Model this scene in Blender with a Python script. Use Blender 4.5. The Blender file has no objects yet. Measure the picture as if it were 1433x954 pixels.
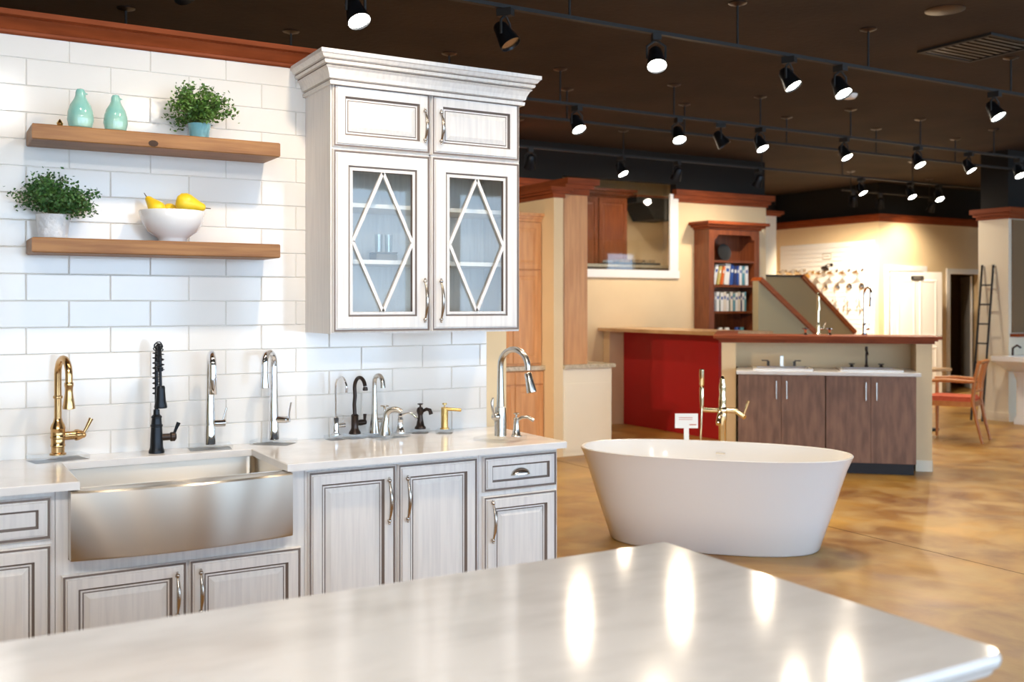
import bpy, bmesh, math, random
from mathutils import Vector, Matrix
random.seed(7)
PI = math.pi
scene = bpy.context.scene
C = scene.collection

# ------------------------------------------------------------------ camera
CAM_H, YAW, FPX, HORIZON = 1.5144, math.radians(30.42), 1422.0, 424.9
cd = bpy.data.cameras.new('camera')
cam = bpy.data.objects.new('camera', cd); C.objects.link(cam)
cam.location = (0, 0, CAM_H); cam.rotation_euler = (PI/2, 0, -YAW)
cd.sensor_width = 36; cd.lens = FPX/1433*36; cd.shift_y = -(477-HORIZON)/1433
cd.clip_start = .05; cd.clip_end = 100
cd.dof.use_dof = True; cd.dof.focus_distance = 4.35; cd.dof.aperture_fstop = 2.8
scene.camera = cam
# ------------------------------------------------------------------ world, exposure
w = bpy.data.worlds.new('world'); scene.world = w; w.use_nodes = True
bg = w.node_tree.nodes['Background']
bg.inputs[0].default_value = (.56, .76, 1.0, 1); bg.inputs[1].default_value = 6.9   # daylight outside the storefront
vs = scene.view_settings
vs.view_transform = 'Standard'; vs.look = 'None'; vs.gamma = 1; vs.use_curve_mapping = False
vs.exposure = 0.17
KITCHEN_W, SHOP_W = 64.0, 85.0        # watts of the spot lamps (kitchen track / shop tracks)
WARM = (1.0, .83, .62)

# ------------------------------------------------------------------ materials
MATS = {}
def pm(name, c1, c2=None, spec=.5, scale=5, stretch=(1, 1, 1), rough=.5, metal=0, bump=0, coat=0, detail=4, lo=.35, hi=.65, bscale=None, trans=0, ior=1.45, rvar=0):
    m = bpy.data.materials.new(name); m.use_nodes = True
    nt = m.node_tree; b = nt.nodes['Principled BSDF']
    b.inputs['Base Color'].default_value = (*c1, 1)
    b.inputs['Roughness'].default_value = rough; b.inputs['Metallic'].default_value = metal
    b.inputs['Specular IOR Level'].default_value = spec
    b.inputs['Coat Weight'].default_value = coat; b.inputs['Coat Roughness'].default_value = .08
    b.inputs['Transmission Weight'].default_value = trans; b.inputs['IOR'].default_value = ior
    if c2 or bump or rvar:
        tc = nt.nodes.new('ShaderNodeTexCoord'); mp = nt.nodes.new('ShaderNodeMapping')
        mp.inputs['Scale'].default_value = stretch
        nt.links.new(tc.outputs['Object'], mp.inputs[0])
        no = nt.nodes.new('ShaderNodeTexNoise'); no.inputs['Scale'].default_value = scale; no.inputs['Detail'].default_value = detail
        nt.links.new(mp.outputs[0], no.inputs['Vector'])
    if c2:
        r = nt.nodes.new('ShaderNodeValToRGB')
        r.color_ramp.elements[0].position = lo; r.color_ramp.elements[0].color = (*c1, 1)
        r.color_ramp.elements[1].position = hi; r.color_ramp.elements[1].color = (*c2, 1)
        nt.links.new(no.outputs[0], r.inputs[0]); nt.links.new(r.outputs[0], b.inputs['Base Color'])
    if rvar:
        mr = nt.nodes.new('ShaderNodeMapRange'); mr.inputs[3].default_value = rough-rvar; mr.inputs[4].default_value = rough+rvar
        nt.links.new(no.outputs[0], mr.inputs[0]); nt.links.new(mr.outputs[0], b.inputs['Roughness'])
    if bump:
        n2 = nt.nodes.new('ShaderNodeTexNoise'); n2.inputs['Scale'].default_value = bscale or scale*3; n2.inputs['Detail'].default_value = 3
        nt.links.new(mp.outputs[0], n2.inputs['Vector'])
        bu = nt.nodes.new('ShaderNodeBump'); bu.inputs['Strength'].default_value = bump; bu.inputs['Distance'].default_value = .01
        nt.links.new(n2.outputs[0], bu.inputs['Height']); nt.links.new(bu.outputs[0], b.inputs['Normal'])
    MATS[name] = m
    return m
def emit(name, col, s):
    m = bpy.data.materials.new(name); m.use_nodes = True; nt = m.node_tree
    b = nt.nodes['Principled BSDF']; b.inputs['Base Color'].default_value = (.9, .9, .9, 1)
    b.inputs['Emission Color'].default_value = (*col, 1); b.inputs['Emission Strength'].default_value = s
    MATS[name] = m
def thin_glass(name, tint, refl=.06):
    m = bpy.data.materials.new(name); m.use_nodes = True; nt = m.node_tree
    out = nt.nodes['Material Output']; nt.nodes.remove(nt.nodes['Principled BSDF'])
    t = nt.nodes.new('ShaderNodeBsdfTransparent'); t.inputs[0].default_value = (*tint, 1)
    g = nt.nodes.new('ShaderNodeBsdfGlossy'); g.inputs['Roughness'].default_value = .02
    mx = nt.nodes.new('ShaderNodeMixShader')
    mx.inputs[0].default_value = refl; nt.links.new(t.outputs[0], mx.inputs[1]); nt.links.new(g.outputs[0], mx.inputs[2])
    nt.links.new(mx.outputs[0], out.inputs[0]); MATS[name] = m

pm('tile', (.79, .76, .715), (.82, .79, .75), scale=3, rough=.12, coat=.3)
pm('grout', (.72, .685, .63), rough=.9)
pm('cream', (.78, .60, .36), (.81, .63, .385), scale=2, rough=.75)
pm('cream_light', (.88, .80, .63), (.90, .82, .66), scale=2, rough=.6)
pm('black_wall', (.012, .011, .010), rough=.9)
pm('ceiling', (.030, .018, .010), (.045, .027, .015), scale=1.5, rough=.85, bump=.3, bscale=20)
pm('paint', (.82, .79, .755), (.71, .685, .665), scale=5, stretch=(14, 14, .7), rough=.42, lo=.42, hi=.75)
pm('glaze', (.20, .16, .14), rough=.6)
pm('quartz', (.80, .77, .74), (.70, .67, .64), scale=9, rough=.16, coat=.1, detail=8, lo=.45, hi=.8)
pm('island_quartz', (.80, .77, .74), (.66, .63, .60), scale=5, stretch=(1, 2.2, 1), rough=.10, coat=.0, detail=9, lo=.42, hi=.8)
pm('shelf_wood', (.36, .17, .055), (.24, .10, .03), scale=4, stretch=(1, 10, 14), rough=.5, bump=.1, detail=6)
pm('knot', (.05, .022, .01), rough=.7)
pm('crown_wood', (.29, .066, .020), (.21, .046, .014), scale=4, stretch=(1, 1, 9), rough=.5, spec=.18)
pm('cherry', (.22, .062, .020), (.15, .038, .013), scale=4, stretch=(9, 9, 1), rough=.35, coat=.2)
pm('natural_wood', (.70, .36, .155), (.57, .27, .11), scale=3, stretch=(9, 9, .8), rough=.45, detail=6)
pm('walnut', (.29, .155, .10), (.17, .09, .06), scale=4, stretch=(5, 5, .9), rough=.5, detail=8)
pm('bar_wood', (.58, .37, .19), (.46, .27, .12), scale=4, stretch=(8, 1, 1), rough=.35)
pm('rail_wood', (.36, .085, .022), (.27, .06, .015), scale=4, stretch=(1, 8, 8), rough=.25, coat=.4)
pm('chair_wood', (.50, .19, .055), (.42, .15, .04), scale=4, stretch=(6, 6, 1), rough=.35)
pm('red', (.46, .013, .017), (.42, .012, .015), scale=2, rough=.5)
pm('seat_red', (.55, .10, .04), (.48, .08, .03), scale=30, rough=.8)
pm('granite', (.66, .58, .44), (.45, .38, .27), scale=40, rough=.2, detail=6)
pm('tan', (.33, .25, .13), rough=.7)
pm('tan_light', (.42, .36, .22), rough=.7)
pm('brown_panel', (.25, .16, .09), rough=.25)
pm('white', (.86, .85, .83), rough=.45)
pm('white_gloss', (.86, .855, .85), rough=.10, coat=.5)
pm('tub_white', (.88, .87, .86), rough=.22, coat=.4)
pm('steel', (.64, .585, .51), scale=8, stretch=(.5, .5, 70), rough=.34, metal=1, rvar=.03)
pm('nickel', (.66, .63, .58), rough=.24, metal=1)
pm('chrome', (.82, .82, .83), rough=.06, metal=1)
pm('polished_gold', (.86, .76, .52), rough=.10, metal=1)
pm('brass', (.64, .40, .18), rough=.20, metal=1)
pm('gold', (.80, .54, .20), rough=.22, metal=1)
pm('black_metal', (.018, .020, .024), rough=.32, metal=.6)
pm('bronze', (.055, .040, .034), rough=.30, metal=.8)
pm('pull_metal', (.55, .50, .45), rough=.26, metal=1)
pm('dark', (.02, .02, .02), rough=.6)
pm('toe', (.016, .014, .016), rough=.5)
pm('grey_box', (.20, .185, .165), rough=.6)
pm('teal', (.20, .50, .46), (.44, .66, .52), scale=9, rough=.10, coat=.6, lo=.3, hi=.7)
pm('teal_pot', (.13, .36, .42), (.25, .48, .50), scale=12, rough=.2, coat=.3)
pm('pale_pot', (.60, .62, .64), (.74, .75, .76), scale=30, rough=.4, bump=.6, bscale=45)
pm('soil', (.035, .022, .012), rough=1)
pm('leaf', (.045, .13, .020), (.13, .25, .045), scale=25, rough=.5)
pm('leaf_dark', (.022, .085, .022), (.07, .17, .035), scale=25, rough=.5)
pm('stem', (.10, .12, .03), rough=.7)
pm('pear', (.88, .56, .015), (.90, .64, .04), scale=12, rough=.35)
pm('pear_stem', (.09, .05, .02), rough=.8)
pm('sign_ink', (.55, .16, .10), rough=.7)
pm('grey_ink', (.42, .38, .32), rough=.7)
pm('bin', (.28, .28, .29), rough=.5)
pm('floor', (.40, .185, .055), rough=.3)
st = MATS['steel'].node_tree; tn = st.nodes.new('ShaderNodeTangent'); tn.direction_type = 'RADIAL'; tn.axis = 'Z'
st.nodes['Principled BSDF'].inputs['Anisotropic'].default_value = .95; st.nodes['Principled BSDF'].inputs['Anisotropic Rotation'].default_value = .25; st.links.new(tn.outputs[0], st.nodes['Principled BSDF'].inputs['Tangent'])
thin_glass('acrylic', (.955, .965, .97), .07); thin_glass('glass', (.93, .94, .93), .035); thin_glass('tumbler_glass', (.93, .95, .95), .12)
emit('lamp_lens', (1.0, .95, .84), 45)
# stained concrete floor: three browns blended by two noises, polished
def floor_mat():
    m = MATS['floor']; nt = m.node_tree; b = nt.nodes['Principled BSDF']
    tc = nt.nodes.new('ShaderNodeTexCoord')
    def noise(s, d, dist=0):
        n = nt.nodes.new('ShaderNodeTexNoise'); n.inputs['Scale'].default_value = s; n.inputs['Detail'].default_value = d
        n.inputs['Distortion'].default_value = dist; nt.links.new(tc.outputs['Object'], n.inputs['Vector']); return n
    n1, n2, n3 = noise(1.3, 7, .9), noise(4.0, 7, .5), noise(60, 4)
    r = nt.nodes.new('ShaderNodeValToRGB'); e = r.color_ramp.elements
    e[0].position = .32; e[0].color = (.19, .072, .014, 1); e[1].position = .70; e[1].color = (.54, .30, .060, 1)
    k = e.new(.5); k.color = (.34, .165, .028, 1)
    nt.links.new(n1.outputs[0], r.inputs[0])
    r2 = nt.nodes.new('ShaderNodeValToRGB'); r2.color_ramp.elements[0].position = .4; r2.color_ramp.elements[1].position = .72
    r2.color_ramp.elements[0].color = (0, 0, 0, 1); r2.color_ramp.elements[1].color = (.85, .85, .85, 1)
    nt.links.new(n2.outputs[0], r2.inputs[0])
    mx = nt.nodes.new('ShaderNodeMix'); mx.data_type = 'RGBA'
    nt.links.new(r2.outputs[0], mx.inputs[0]); nt.links.new(r.outputs[0], mx.inputs[6]); mx.inputs[7].default_value = (.47, .31, .12, 1)
    nt.links.new(mx.outputs[2], b.inputs['Base Color'])
    mr = nt.nodes.new('ShaderNodeMapRange'); mr.inputs[3].default_value = .22; mr.inputs[4].default_value = .46; b.inputs['Specular IOR Level'].default_value = .35
    nt.links.new(n2.outputs[0], mr.inputs[0]); nt.links.new(mr.outputs[0], b.inputs['Roughness'])
    bu = nt.nodes.new('ShaderNodeBump'); bu.inputs['Strength'].default_value = .12; bu.inputs['Distance'].default_value = .004
    nt.links.new(n3.outputs[0], bu.inputs['Height']); nt.links.new(bu.outputs[0], b.inputs['Normal'])
floor_mat()

# ------------------------------------------------------------------ helpers
class MB:
    """collects shapes; build() links them as ONE mesh object"""
    def __init__(s): s.v = []; s.f = []; s.mi = []
    def add(s, vs, fs, mi=0):
        n = len(s.v); s.v += [tuple(v) for v in vs]
        for f in fs: s.f.append(tuple(i+n for i in f)); s.mi.append(mi)
        return s
    def box(s, x0, x1, y0, y1, z0, z1, mi=0):
        return s.add([(x, y, z) for z in (z0, z1) for y in (y0, y1) for x in (x0, x1)],
                     [(0, 2, 3, 1), (4, 5, 7, 6), (0, 1, 5, 4), (2, 6, 7, 3), (0, 4, 6, 2), (1, 3, 7, 5)], mi)
    def cbox(s, x0, x1, y0, y1, z0, z1, b=.004, mi=0):
        """box with chamfered edges"""
        vs = []; 
        for z, o in ((z0, b), (z0+b, 0), (z1-b, 0), (z1, b)):
            vs += [(x0+o, y0+o, z), (x1-o, y0+o, z), (x1-o, y1-o, z), (x0+o, y1-o, z)]
        fs = [(3, 2, 1, 0), (12, 13, 14, 15)]
        for k in range(3):
            for i in range(4): fs.append((k*4+i, k*4+(i+1) % 4, k*4+4+(i+1) % 4, k*4+4+i))
        return s.add(vs, fs, mi)
    def prism(s, poly, a0, a1, axis='x', mi=0):
        n = len(poly)
        def P(a, p):
            return {'x': (a, p[0], p[1]), 'y': (p[0], a, p[1]), 'z': (p[0], p[1], a)}[axis]
        vs = [P(a0, p) for p in poly]+[P(a1, p) for p in poly]
        fs = [tuple(range(n))[::-1], tuple(range(n, 2*n))]+[(i, (i+1) % n, n+(i+1) % n, n+i) for i in range(n)]
        return s.add(vs, fs, mi)
    def lathe(s, prof, c=(0, 0, 0), d=(0, 0, 1), seg=20, mi=0, sx=1, sy=1):
        d = Vector(d).normalized(); q = Vector((0, 0, 1)).rotation_difference(d); c = Vector(c)
        vs = []
        for r, z in prof:
            for i in range(seg):
                a = 2*PI*i/seg; vs.append(c+q @ Vector((r*sx*math.cos(a), r*sy*math.sin(a), z)))
        n = len(prof); fs = []
        for k in range(n-1):
            for i in range(seg): fs.append((k*seg+i, k*seg+(i+1) % seg, (k+1)*seg+(i+1) % seg, (k+1)*seg+i))
        if prof[0][0] > 1e-6: fs.append(tuple(range(seg))[::-1])
        if prof[-1][0] > 1e-6: fs.append(tuple(range((n-1)*seg, n*seg)))
        return s.add(vs, fs, mi)
    def cyl(s, p0, p1, r0, r1=None, seg=14, mi=0):
        p0, p1 = Vector(p0), Vector(p1); r1 = r0 if r1 is None else r1
        return s.lathe([(r0, 0), (r1, (p1-p0).length)], p0, p1-p0, seg, mi)
    def ball(s, c, r, seg=12, mi=0, sx=1, sy=1, sz=1):
        return s.lathe([(max(1e-7, r*math.sin(PI*k/8)), -r*sz*math.cos(PI*k/8)) for k in range(9)], c, (0, 0, 1), seg, mi, sx, sy)
    def tube(s, pts, r, seg=12, mi=0):
        pts = [Vector(p) for p in pts]; n = len(pts)
        rs = r if isinstance(r, (list, tuple)) else [r]*n
        t = [(pts[min(i+1, n-1)]-pts[max(i-1, 0)]).normalized() for i in range(n)]
        up = Vector((0, 0, 1)) if abs(t[0].z) < .9 else Vector((1, 0, 0))
        a = t[0].cross(up).normalized(); vs = []
        for i in range(n):
            a = (a-t[i]*a.dot(t[i])).normalized(); b = t[i].cross(a)
            for k in range(seg):
                an = 2*PI*k/seg; vs.append(pts[i]+(a*math.cos(an)+b*math.sin(an))*rs[i])
        fs = [(i*seg+k, i*seg+(k+1) % seg, (i+1)*seg+(k+1) % seg, (i+1)*seg+k) for i in range(n-1) for k in range(seg)]
        fs += [tuple(range(seg))[::-1], tuple(range((n-1)*seg, n*seg))]
        return s.add(vs, fs, mi)
    def rings(s, x0, x1, z0, z1, yback, prof):
        """door slab facing -y: prof = [(inset, forward, mat)] from the outer edge to the centre, forward measured from yback"""
        vs = []; fs = []
        P = [(0, 0, 0)]+list(prof)
        for ins, fw, _ in P:
            vs += [(x0+ins, yback-fw, z0+ins), (x1-ins, yback-fw, z0+ins), (x1-ins, yback-fw, z1-ins), (x0+ins, yback-fw, z1-ins)]
        base = len(s.v); s.v += vs
        for k in range(len(P)-1):
            for i in range(4):
                s.f.append(tuple(base+j for j in (k*4+i, k*4+(i+1) % 4, k*4+4+(i+1) % 4, k*4+4+i))); s.mi.append(P[k+1][2])
        e = (len(P)-1)*4
        return base, e
    def close(s, base, e, mi=0):
        s.f.append((base+e, base+e+1, base+e+2, base+e+3)); s.mi.append(mi)
        s.f.append((base+3, base+2, base+1, base)); s.mi.append(mi)
    def build(s, name, mats, parent=None, smooth=35, world=False):
        vs = s.v
        if world and parent is not None:
            root = parent
            while '_loc' not in root: root = root.parent
            L, a = Vector(root['_loc']), root['_rot']; ca, sa = math.cos(-a), math.sin(-a)
            vs = [((x-L.x)*ca-(y-L.y)*sa, (x-L.x)*sa+(y-L.y)*ca, z-L.z) for x, y, z in vs]
        me = bpy.data.meshes.new(name); me.from_pydata(vs, [], s.f)
        if isinstance(mats, str): mats = [mats]
        for m in mats: me.materials.append(MATS[m])
        me.polygons.foreach_set('material_index', s.mi)
        bm = bmesh.new(); bm.from_mesh(me); bmesh.ops.recalc_face_normals(bm, faces=bm.faces); bm.to_mesh(me); bm.free()
        if smooth:
            me.polygons.foreach_set('use_smooth', [True]*len(me.polygons)); me.set_sharp_from_angle(angle=math.radians(smooth))
        o = bpy.data.objects.new(name, me); C.objects.link(o)
        if parent is not None: o.parent = parent
        return o
def tag(o, label, cat, group=None):
    o['label'] = label; o['category'] = cat
    if group: o['group'] = group
    return o
def thing(name, label, cat, loc=(0, 0, 0), rotz=0, group=None):
    o = bpy.data.objects.new(name, None); C.objects.link(o); o.empty_display_size = .05
    o.location = loc; o.rotation_euler = (0, 0, rotz); o['_loc'] = list(loc); o['_rot'] = rotz
    return tag(o, label, cat, group)
def struct(name, mb, m, parent=None, smooth=35):
    o = mb.build(name, m, parent, smooth)
    if parent is None: o['kind'] = 'structure'
    return o
def dup(root, loc, rotz=None, label=None, group=None):
    r = root.copy(); C.objects.link(r); r.location = loc; r['_loc'] = list(loc)
    if rotz is not None: r.rotation_euler = (0, 0, rotz); r['_rot'] = rotz
    if label: r['label'] = label
    if group: r['group'] = group
    for ch in list(root.children):
        c = ch.copy(); C.objects.link(c); c.parent = r
        for g in list(ch.children):
            d = g.copy(); C.objects.link(d); d.parent = c
    return r
def arc(cx, cz, R, a0, a1, n, y=0):
    return [(cx+R*math.cos(math.radians(a0+(a1-a0)*i/n)), cz+R*math.sin(math.radians(a0+(a1-a0)*i/n))) for i in range(n+1)]

# ------------------------------------------------------------------ room shell
D = 4.349                      # y of the tiled kitchen wall
CEIL = 3.5
fl = struct('floor', MB().box(-6, 20, -5, 15, -.1, 0), 'floor')
MB().box(5.352, 5.358, -4.9, 14.9, -.003, .0006).build('saw_cut', 'soil', fl, 0)
struct('ceiling', MB().box(-6, 20, -5, 15, CEIL, CEIL+.1), 'ceiling')
struct('wall_left', MB().box(-6.1, -6, -5, 15, 0, CEIL), 'cream')
struct('wall_right', MB().box(20, 20.1, -5, 15, 0, CEIL), 'cream')
struct('wall_back', MB().box(-6, 20, 15, 15.1, 0, CEIL), 'black_wall')
# storefront behind the camera: wall with a long glazed opening, daylight comes in here
sf = MB().box(-6, 20, -5.15, -5, 0, .35).box(-6, 20, -5.15, -5, 3.1, CEIL)
for x in (-6, -3, 0, 3, 6, 9, 12, 15, 18, 19.88): sf.box(x, x+(.8 if x < 19 else .12), -5.15, -5, .35, 3.1)  # unseen piers widened to put vertical stripes into the sink's reflection
struct('window_1', sf, 'cream_light')
# kitchen partition, tiled
kw = struct('wall_kitchen', MB().box(-2.6, 2.525, D+.008, D+.125, 0, 2.60), 'cream')
struct('grout_bed', MB().box(-2.6, 2.412, D+.004, D+.008, .90, 2.56), 'grout', kw)
TP, TW, TH = .308, .3055, .1018
def tile_mesh(w, h):
    m = MB(); b = .0025
    vs = [(0, 0, 0), (w, 0, 0), (w, 0, h), (0, 0, h), (0, -.002, 0), (w, -.002, 0), (w, -.002, h), (0, -.002, h),
          (b, -.0045, b), (w-b, -.0045, b), (w-b, -.0045, h-b), (b, -.0045, h-b)]
    m.add(vs, [(0, 1, 5, 4), (1, 2, 6, 5), (2, 3, 7, 6), (3, 0, 4, 7), (4, 5, 9, 8), (5, 6, 10, 9), (6, 7, 11, 10), (7, 4, 8, 11), (8, 9, 10, 11)])
    return m
tcache = {}
k0 = -15
for k in range(k0, 1):
    z = 2.466+k*.1043
    z1 = z+TH
    if z < .90: z = .905
    z1 = min(z1, 2.556)
    if z1-z < .02: continue
    off = .525 if k % 2 == 0 else .525-.154
    n = -5
    while True:
        x = off+n*TP; n += 1
        xa, xb = max(x, -.9), min(x+TW, 2.41)
        if x > 2.40: break
        if xb-xa < .015: continue
        key = (round(xb-xa, 3), round(z1-z, 3))
        if key not in tcache:
            o = tile_mesh(*key).build('tile', 'tile', kw, 0); tcache[key] = o.data
        else:
            o = bpy.data.objects.new('tile', tcache[key]); C.objects.link(o); o.parent = kw
        o.location = (xa, D+.004, z)
# wood crown along the top of the partition
cp = [(D+.13, 2.55), (D-.006, 2.55), (D-.014, 2.556), (D-.014, 2.566), (D-.006, 2.570), (D-.012, 2.578), (D-.030, 2.598), (D-.046, 2.606), (D-.036, 2.611), (D-.050, 2.617), (D-.058, 2.635), (D+.13, 2.635)]
struct('trim_1', MB().prism(cp, -2.6, 2.53, 'x'), 'crown_wood')

# ------------------------------------------------------------------ cabinet parts
DOOR = [(0, .012, 0), (.004, .017, 0), (.010, .017, 1), (.012, .014, 1), (.016, .014, 0), (.018, .020, 0), (.052, .020, 0), (.054, .016, 1), (.060, .008, 1), (.066, .008, 0), (.068, .007, 1), (.070, .009, 1), (.090, .016, 0)]
DRAWER = [(0, .012, 0), (.004, .017, 0), (.010, .017, 1), (.012, .014, 1), (.016, .014, 0), (.018, .020, 0), (.040, .020, 0), (.042, .014, 1), (.048, .010, 1)]
def panel_door(parent, x0, x1, z0, z1, yb, prof=DOOR, mats=('paint', 'glaze'), name='door'):
    m = MB(); b, e = m.rings(x0, x1, z0, z1, yb, prof); m.close(b, e)
    return m.build(name, mats, parent, 0, world=True)
def bow_pull(parent, x, z0, z1, y, mat='pull_metal'):
    m = MB(); h = z1-z0; pts = []; rs = []
    for i in range(13):
        t = i/12; pts.append((x, y-.012-.022*math.sin(PI*t), z0+h*t)); rs.append(.0035+.0045*math.sin(PI*t))
    m.tube(pts, rs, 10)
    for z in (z0, z1):
        m.cyl((x, y+.002, z), (x, y-.012, z), .0045); m.ball((x, y-.013, z), .0085); m.ball((x, y-.012, z+(.010 if z == z1 else -.010)), .005)
    return m.build('handle', mat, parent, 60, world=True)

# ---- upper cabinet
XL, XR, YF, ZB, ZT = 1.491, 2.405, D-.335, 1.388, 2.44
uc = thing('wall_cabinet', 'tall off-white glazed wall cabinet with diamond lattice glass doors and heavy crown', 'cabinet', ((XL+XR)/2, D-.17, ZB))
yb = YF+.020
m = MB()
m.box(XL, XL+.018, yb, D, ZB, ZT).box(XR-.018, XR, yb, D, ZB, ZT).box(XL+.018, XR-.018, D-.012, D-.001, ZB, ZT)
m.box(XL+.018, XR-.018, yb, D-.012, ZB, ZB+.018).box(XL+.018, XR-.018, yb, D-.012, 2.15, 2.168).box(XL+.018, XR-.018, yb, D-.012, ZT-.018, ZT)
m.box(1.944, 1.953, yb, yb+.02, ZB+.018, ZT-.018)
m.build('carcass', 'paint', uc, 0, world=True)
for z in (1.685, 1.925): MB().box(XL+.019, XR-.019, yb+.03, D-.013, z, z+.018).build('shelf', 'paint', uc, 0, world=True)
for x0, x1, hx in ((XL+.006, 1.9445, 1.912), (1.9525, XR-.006, 1.990)):
    d = panel_door(uc, x0, x1, 2.168, ZT-.006, yb)
    bow_pull(d, hx, 2.228, 2.352, yb-.020)
    # glass door: frame ring, bead, pane and lattice
    m = MB(); pr = [(0, .012, 0), (.004, .017, 0), (.010, .017, 1), (.012, .014, 1), (.016, .014, 0), (.018, .020, 0), (.066, .020, 0), (.068, .015, 1), (.073, .014, 1), (.075, .017, 0), (.086, .017, 0), (.087, .0, 1)]
    z0, z1 = 1.394, 2.160
    b, e = m.rings(x0, x1, z0, z1, yb, pr)
    for i in range(4): m.f.append((b+i, b+(i+1) % 4, b+e+(i+1) % 4, b+e+i)); m.mi.append(0)
    d = m.build('glass_door', ['paint', 'glaze'], uc, 0, world=True)
    gx0, gx1, gz0, gz1 = x0+.086, x1-.086, z0+.086, z1-.086
    MB().box(gx0-.004, gx1+.004, yb-.008, yb-.005, gz0-.004, gz1+.004).build('glass_pane', 'glass', d, 0, world=True)
    cx, cz = (gx0+gx1)/2, (gz0+gz1)/2
    P = [(cx, gz1), (gx1, cz), (cx, gz0), (gx0, cz)]
    for i in range(4):
        (ax, az), (bx_, bz) = P[i], P[(i+1) % 4]
        dx, dz = bx_-ax, bz-az; L = math.hypot(dx, dz); nx, nz = -dz/L*.007, dx/L*.007
        MB().prism([(ax+nx, az+nz), (bx_+nx, bz+nz), (bx_-nx, bz-nz), (ax-nx, az-nz)], yb-.019, yb-.0085, 'y').build('lattice_bar', 'paint', d, 0, world=True)
    bow_pull(d, hx, 1.446, 1.612, yb-.020)
# crown: profile swept round the left, front and right sides
CR = [(0, 2.425, 0), (.012, 2.425, 0), (.014, 2.440, 0), (.006, 2.442, 1), (.006, 2.447, 1), (.016, 2.450, 0), (.020, 2.466, 0), (.030, 2.486, 0), (.040, 2.494, 0), (.034, 2.497, 1), (.034, 2.502, 1), (.046, 2.504, 0), (.050, 2.514, 0), (.046, 2.517, 1), (.046, 2.521, 1), (.056, 2.524, 0), (.064, 2.536, 0), (.070, 2.540, 0), (.070, 2.556, 0), (0, 2.556, 0)]
m = MB(); n = len(CR); vs = []
for o, z, _ in CR:
    vs += [(XL-o, D-.001, z), (XL-o, YF-o, z), (XR+o, YF-o, z), (XR+o, D-.001, z)]
for k in range(n-1):
    m.add(vs[k*4:k*4+8], [(i, i+1, i+5, i+4) for i in range(3)], 1 if CR[k][2] and CR[k+1][2] else 0)
m.build('crown', ['paint', 'glaze'], uc, 0, world=True)
# things inside the cabinet
b0 = thing('storage_box', 'small dark grey box on the middle shelf behind the left lattice glass door', 'box', (1.80, 4.20, 1.703))
MB().cbox(-.05, .05, -.04, .04, 0, .034).build('box_body', 'grey_box', b0); MB().cbox(-.052, .052, -.042, .042, .034, .040, .002).build('lid', 'grey_box', b0)
for i, dx in enumerate((-.022, .026)):
    t = thing('glass_tumbler', 'slim clear glass tumbler on the small dark grey box in the wall cabinet', 'glass', (1.80+dx, 4.20, 1.743), 0, 'tumblers in the wall cabinet')
    MB().lathe([(.0001, .003), (.014, .003), (.016, .08), (.0175, .08), (.0155, 0), (.0001, 0)], seg=16).build('tumbler_wall', 'tumbler_glass', t)

# ---- base cabinets
YB = D-.59
def base_unit(name, label, x0, x1, top=.884):
    t = thing(name, label, 'cabinet', ((x0+x1)/2, D-.3, 0))
    m = MB().box(x0, x1, YB, D-.02, .10, top); m.build('carcass', 'paint', t, 0, world=True)
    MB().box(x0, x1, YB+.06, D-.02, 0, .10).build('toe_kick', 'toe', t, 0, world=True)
    return t
u1 = base_unit('base_cabinet', 'grey-white base cabinet with one drawer and door, left of the farmhouse sink', -.06, .408)
d = panel_door(u1, -.045, .396, .720, .864, YB, DRAWER, name='drawer')
d = panel_door(u1, -.045, .396, .125, .702, YB); bow_pull(d, -.012, .50, .64, YB-.020)
u2 = base_unit('sink_base_cabinet', 'grey-white two-door base cabinet under the stainless farmhouse sink', .410, 1.284, .640)
MB().box(.410, .450, YB, D-.02, .640, .884).build('stile', 'paint', u2, 0, world=True)
MB().box(1.226, 1.284, YB, D-.02, .640, .884).build('stile', 'paint', u2, 0, world=True)
for x0, x1, hx in ((.428, .843, .806), (.851, 1.268, .888)):
    d = panel_door(u2, x0, x1, .125, .590, YB); bow_pull(d, hx, .405, .545, YB-.020)
u3 = base_unit('double_door_cabinet', 'grey-white base cabinet with two tall raised-panel doors', 1.286, 2.043)
for x0, x1, hx in ((1.296, 1.660, 1.624), (1.668, 2.032, 1.704)):
    d = panel_door(u3, x0, x1, .125, .870, YB); bow_pull(d, hx, .652, .812, YB-.020)
u4 = base_unit('drawer_base_cabinet', 'narrow grey-white base cabinet with cup-pull drawer at the counter end', 2.045, 2.436)
d = panel_door(u4, 2.060, 2.426, .720, .870, YB, DRAWER, name='drawer')
m = MB(); vs = []; N, K = 14, 6           # cup pull: quarter dome open below
for k in range(K+1):
    b = PI/2*k/K
    for i in range(N+1):
        a = PI*i/N; vs.append((2.243+.046*math.cos(a)*math.cos(b*.98), YB-.010-.026*math.sin(b), .778+.030*math.sin(a)*math.cos(b*.98)+.004))
m.add(vs, [(k*(N+1)+i, k*(N+1)+i+1, (k+1)*(N+1)+i+1, (k+1)*(N+1)+i) for k in range(K) for i in range(N)])
m.box(2.195, 2.291, YB-.012, YB-.010, .780, .784)
m.build('cup_pull', 'pull_metal', d, 50, world=True)
d = panel_door(u4, 2.060, 2.426, .125, .702, YB); bow_pull(d, 2.097, .520, .675, YB-.020)

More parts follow.
